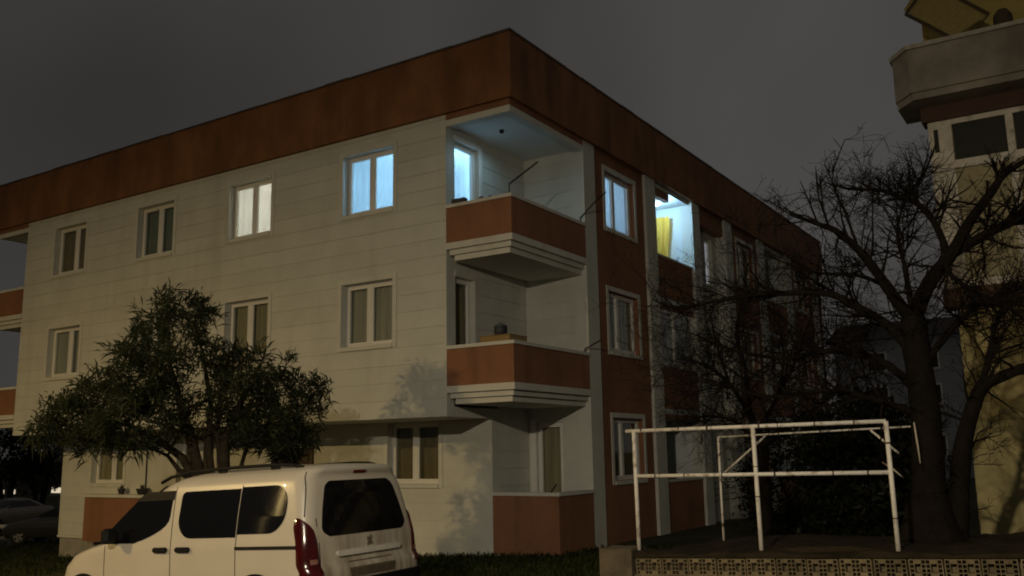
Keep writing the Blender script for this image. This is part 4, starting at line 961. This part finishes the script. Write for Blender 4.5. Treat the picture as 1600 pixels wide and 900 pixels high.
def twig(p, d, ln, r, lev):
    global cnt
    lim = 4.95+0.32*math.sin(2.9*p[0]+1.0)+0.22*math.sin(8.3*p[0])+0.15*math.sin(17*p[1])
    cnt += 1; pts = [p]; rr = [r]; d = d/np.linalg.norm(d); k = 4 if lev < 2 else 3
    for i in range(k):
        d = d + nr.normal(size=3)*0.15 + np.array([0, 0, 0.03]); d /= np.linalg.norm(d); 
        if pts[-1][2]+d[2]*ln/k > lim or pts[-1][2] > lim: break
        pts.append(pts[-1]+d*ln/k); rr.append(max(r*(1-0.75*(i+1)/k), 0.0024))
    k = len(pts)-1
    if k < 1: return
    tg.tube(pts, rr, 5 if lev == 0 else 4 if lev == 1 else 3, False)
    if lev >= 3: return
    for q in range((5, 3, 2)[lev]):
        i = nr.randint(1, k+1); dd = d + nr.normal(size=3)*0.75; twig(np.array(pts[i]), dd, ln*nr.uniform(0.40, 0.68), rr[i]*0.75, lev+1)
for pth, dps, r0, r1 in limbs:
    pts = smooth_path([on_y(x, y, YB+d) for (x, y), d in zip(pth, dps)], len(pth)*3)
    rr = list(np.linspace(r0*0.62, r1*0.8, len(pts))); rr = [r*(1+nr.uniform(-0.06, 0.06)) for r in rr]
    tm.tube(pts, rr, 10)
    if r0 > 0.3: continue
    for i in range(3, len(pts)):
        d0 = pts[i]-pts[i-1]; d0 /= np.linalg.norm(d0)
        for q in range(3 if r0 < 0.12 else 1):
            dd = d0*0.7+nr.normal(size=3)*0.6+np.array([0, 0, 0.12 if pts[i][2] > 3.4 else -0.05]); twig(pts[i], dd, nr.uniform(0.35, 0.80), min(rr[i]*0.5, 0.018), 0 if nr.rand() < 0.5 else 1)
# root flare
tm.lathe((bb[0], YB, wt(bb[0])-0.15), [(0.40, 0), (0.32, 0.12), (0.26, 0.30), (0.20, 0.55)], 12)
tm.build('trunk', DBARK, BT, True); tg.build('twigs', DBARK, BT)

# --- smaller bare tree close to the brown side wall
YS = 0.6
sb_ = on_y(1200, 830, YS); tm = MB(); tg = MB()
ST = thing('small_bare_tree', 'smaller leafless tree tangled in front of the brown side wall', 'tree', (sb_[0], YS, gz(sb_[0])))
limbs2 = [(((1200, 880), (1196, 760), (1185, 690), (1170, 640)), (0, 0, 0, 0), 0.10, 0.06), (((1172, 650), (1140, 600), (1100, 570), (1060, 560)), (0, 0.2, 0.4, 0.5), 0.05, 0.01), (((1172, 650), (1165, 580), (1150, 520), (1160, 470)), (0, -0.1, 0.1, 0.2), 0.05, 0.01),
          (((1180, 680), (1215, 620), (1245, 560), (1265, 500)), (0, 0.2, 0.3, 0.5), 0.05, 0.01), (((1185, 700), (1230, 670), (1275, 640), (1310, 600)), (0, -0.3, -0.4, -0.5), 0.045, 0.01), (((1180, 690), (1150, 660), (1110, 650), (1070, 660)), (0, -0.3, -0.4, -0.5), 0.04, 0.01),
          (((1215, 620), (1225, 560), (1215, 500)), (0.2, 0.0, -0.2), 0.03, 0.008), (((1140, 600), (1120, 540), (1110, 490)), (0.2, 0.0, -0.2), 0.03, 0.008), (((1245, 560), (1290, 540), (1320, 500)), (0.3, 0.5, 0.7), 0.03, 0.008)]
for pth, dps, r0, r1 in limbs2:
    pts = smooth_path([on_y(x, y, YS+d) for (x, y), d in zip(pth, dps)], len(pth)*3); rr = list(np.linspace(r0, r1, len(pts))); tm.tube(pts, rr, 8)
    if r0 > 0.08: continue
    for i in range(2, len(pts)):
        d0 = pts[i]-pts[i-1]; d0 /= np.linalg.norm(d0)
        for q in range(4): twig(pts[i], d0*0.6+nr.normal(size=3)*0.65, nr.uniform(0.4, 0.9), min(rr[i]*0.5, 0.014), 0 if nr.rand() < 0.4 else 1)
tm.build('trunk', DBARK, ST, True); tg.build('twigs', DBARK, ST)

# --- dark shrubs behind the frame, hedge at the far left
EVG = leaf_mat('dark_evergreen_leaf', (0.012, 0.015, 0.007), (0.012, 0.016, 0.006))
def shrub(name, label, cat, c, rx, ry, rz, nclus, per, ln, wd_, seed, m_=EVG, group=None, trunk_r=0.08):
    g = np.random.RandomState(seed); t = thing(name, label, cat, (c[0], c[1], gz(c[0])), group)
    pts = []
    for i in range(nclus):
        v = g.normal(size=3); v /= np.linalg.norm(v); k = g.uniform(0.55, 1.0)**0.6 * (1+0.16*math.sin(3*v[0]+seed)+0.14*math.sin(5*v[2]+2*seed)+0.1*math.sin(7*v[1]))
        pts.append((c[0]+v[0]*rx*k, c[1]+v[1]*ry*k, max(gz(c[0])+0.05, c[2]+v[2]*rz*k)))
    obj_at('crown', leaves(pts, per, ln, wd_, ln*0.7, 0.3, 0.1, seed), m_, t)
    b = MB(); z0 = gz(c[0])
    for k in range(4):
        a = k*1.7; b.tube([(c[0]+0.05*math.cos(a), c[1]+0.05*math.sin(a), z0-0.1), (c[0]+0.2*rx*math.cos(a), c[1]+0.2*ry*math.sin(a), (z0+c[2])/2), (c[0]+0.5*rx*math.cos(a), c[1]+0.5*ry*math.sin(a), c[2]+0.3*rz)], [trunk_r, trunk_r*0.7, 0.015], 6)
    b.build('trunk', DBARK, t, True); return t
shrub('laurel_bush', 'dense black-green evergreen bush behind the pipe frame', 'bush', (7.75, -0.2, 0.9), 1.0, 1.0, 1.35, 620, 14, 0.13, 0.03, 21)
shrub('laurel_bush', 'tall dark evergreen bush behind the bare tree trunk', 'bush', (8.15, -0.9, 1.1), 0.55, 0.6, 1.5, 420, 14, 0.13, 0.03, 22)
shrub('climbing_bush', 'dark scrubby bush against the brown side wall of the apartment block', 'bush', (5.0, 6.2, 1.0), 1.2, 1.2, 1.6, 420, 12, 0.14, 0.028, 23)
for k, (px, yy, rx, rz, zc, lb_) in enumerate(((12, 13.5, 1.9, 1.6, 2.1, 'rounded dark tree behind the silver car'), (64, 14.5, 2.0, 1.7, 2.3, 'broad dark tree standing behind the dark grey car'))):
    q = on_y(px, 735, yy); shrub('dark_tree', lb_, 'tree', (q[0], yy, zc), rx, rx, rz, 230, 12, 0.26, 0.06, 31+k, trunk_r=0.14, group='dark trees at the side road')

# --- grass and weeds
GR = leaf_mat('short_grass', (0.045, 0.06, 0.016), (0.04, 0.06, 0.01))
def grass(name, xr_, yr_, n, h, seed, skip=None):
    g = np.random.RandomState(seed); x = g.uniform(*xr_, n); y = g.uniform(*yr_, n)
    keep = np.ones(n, bool) if skip is None else ~skip(x, y); x, y = x[keep], y[keep]; n = len(x)
    z = -0.30+0.045*np.clip(x, -25, 14); a = g.uniform(0, 6.28, n); hh = h*g.uniform(0.4, 1.3, n); w = 0.008+0.006*g.rand(n)
    d = np.stack([np.cos(a), np.sin(a), np.zeros(n)], 1); s = np.stack([-np.sin(a), np.cos(a), np.zeros(n)], 1)*w[:, None]; bs = np.stack([x, y, z-0.01], 1)
    mid = bs+d*(hh*0.15)[:, None]+np.array([0, 0, 1])*(hh*0.6)[:, None]; tip = bs+d*(hh*0.5)[:, None]+np.array([0, 0, 1])*hh[:, None]
    V = np.stack([bs-s, bs+s, mid+s*0.6, tip, mid-s*0.6], 1).reshape(-1, 3); me = bpy.data.meshes.new(name)
    me.vertices.add(5*n); me.vertices.foreach_set('co', V.ravel()); me.loops.add(5*n); me.loops.foreach_set('vertex_index', np.arange(5*n)); me.polygons.add(n)
    me.polygons.foreach_set('loop_start', np.arange(0, 5*n, 5)); me.polygons.foreach_set('loop_total', np.full(n, 5)); me.update(calc_edges=True)
    o = place(name, me, GR); o['kind'] = 'stuff'; o['label'] = 'short grass growing round the apartment block'; o['category'] = 'grass'; return o
grass('lawn_grass', (-34, -9), (-5, 10), 26000, 0.12, 41, lambda x, y: (x > -LL) & (y > S))
grass('wall_foot_weeds', (-3.5, 6.0), (-4.6, 2.9), 17000, 0.10, 42, lambda x, y: (x < W+0.1) & (y > S-0.05))

# ================================================================== STREET LAMPS (behind the camera, across the street)
def street_lamp(label, x, y, z, watts, tilt, lcol, lname):
    g0 = gz(x); t = thing('street_lamp', label, 'street lamp', (x, y-1.2, g0))
    MB().tube([(x, y-1.2, g0-0.1), (x, y-1.2, g0+1.2), (x, y-1.2, z-0.5)], [0.09, 0.08, 0.05], 12).build('pole', GALV, t, True)
    MB().tube([(x, y-1.2, z-0.55), (x, y-1.1, z-0.1), (x, y-0.7, z+0.12), (x, y-0.25, z+0.15)], 0.035, 10).build('arm', GALV, t, True)
    h = MB().cbox(x-0.17, x+0.17, y-0.35, y+0.35, z+0.08, z+0.22, 0.03).build('lamp_head', GALV, t)
    MB().box(x-0.13, x+0.13, y-0.25, y+0.28, z+0.06, z+0.078).build('lens', mat(lname, (0.8, 0.7, 0.5), 0.4, emit=lcol, estr=30.0), h)
    l = bpy.data.lights.new('sodium_light', 'SPOT'); l.color = lcol; l.energy = watts; l.spot_size = math.radians(178); l.spot_blend = 1.0; l.shadow_soft_size = 0.14
    o = bpy.data.objects.new('sodium_light', l); COL.objects.link(o); o.parent = t; o.location = (0, 1.2, z-g0)
    o.rotation_euler = (math.radians(tilt), 0, 0)
street_lamp('warm white street lamp across the street opposite the building corner', 10.4, -20.0, 6.5, LAMP_A, 31, LAMP_COL_A, 'warm_white_lens_lit')
street_lamp('sodium street lamp across the street opposite the parked van', -10.4, -20.5, 9.0, LAMP_B, 11, LAMP_COL, 'sodium_lens_lit')
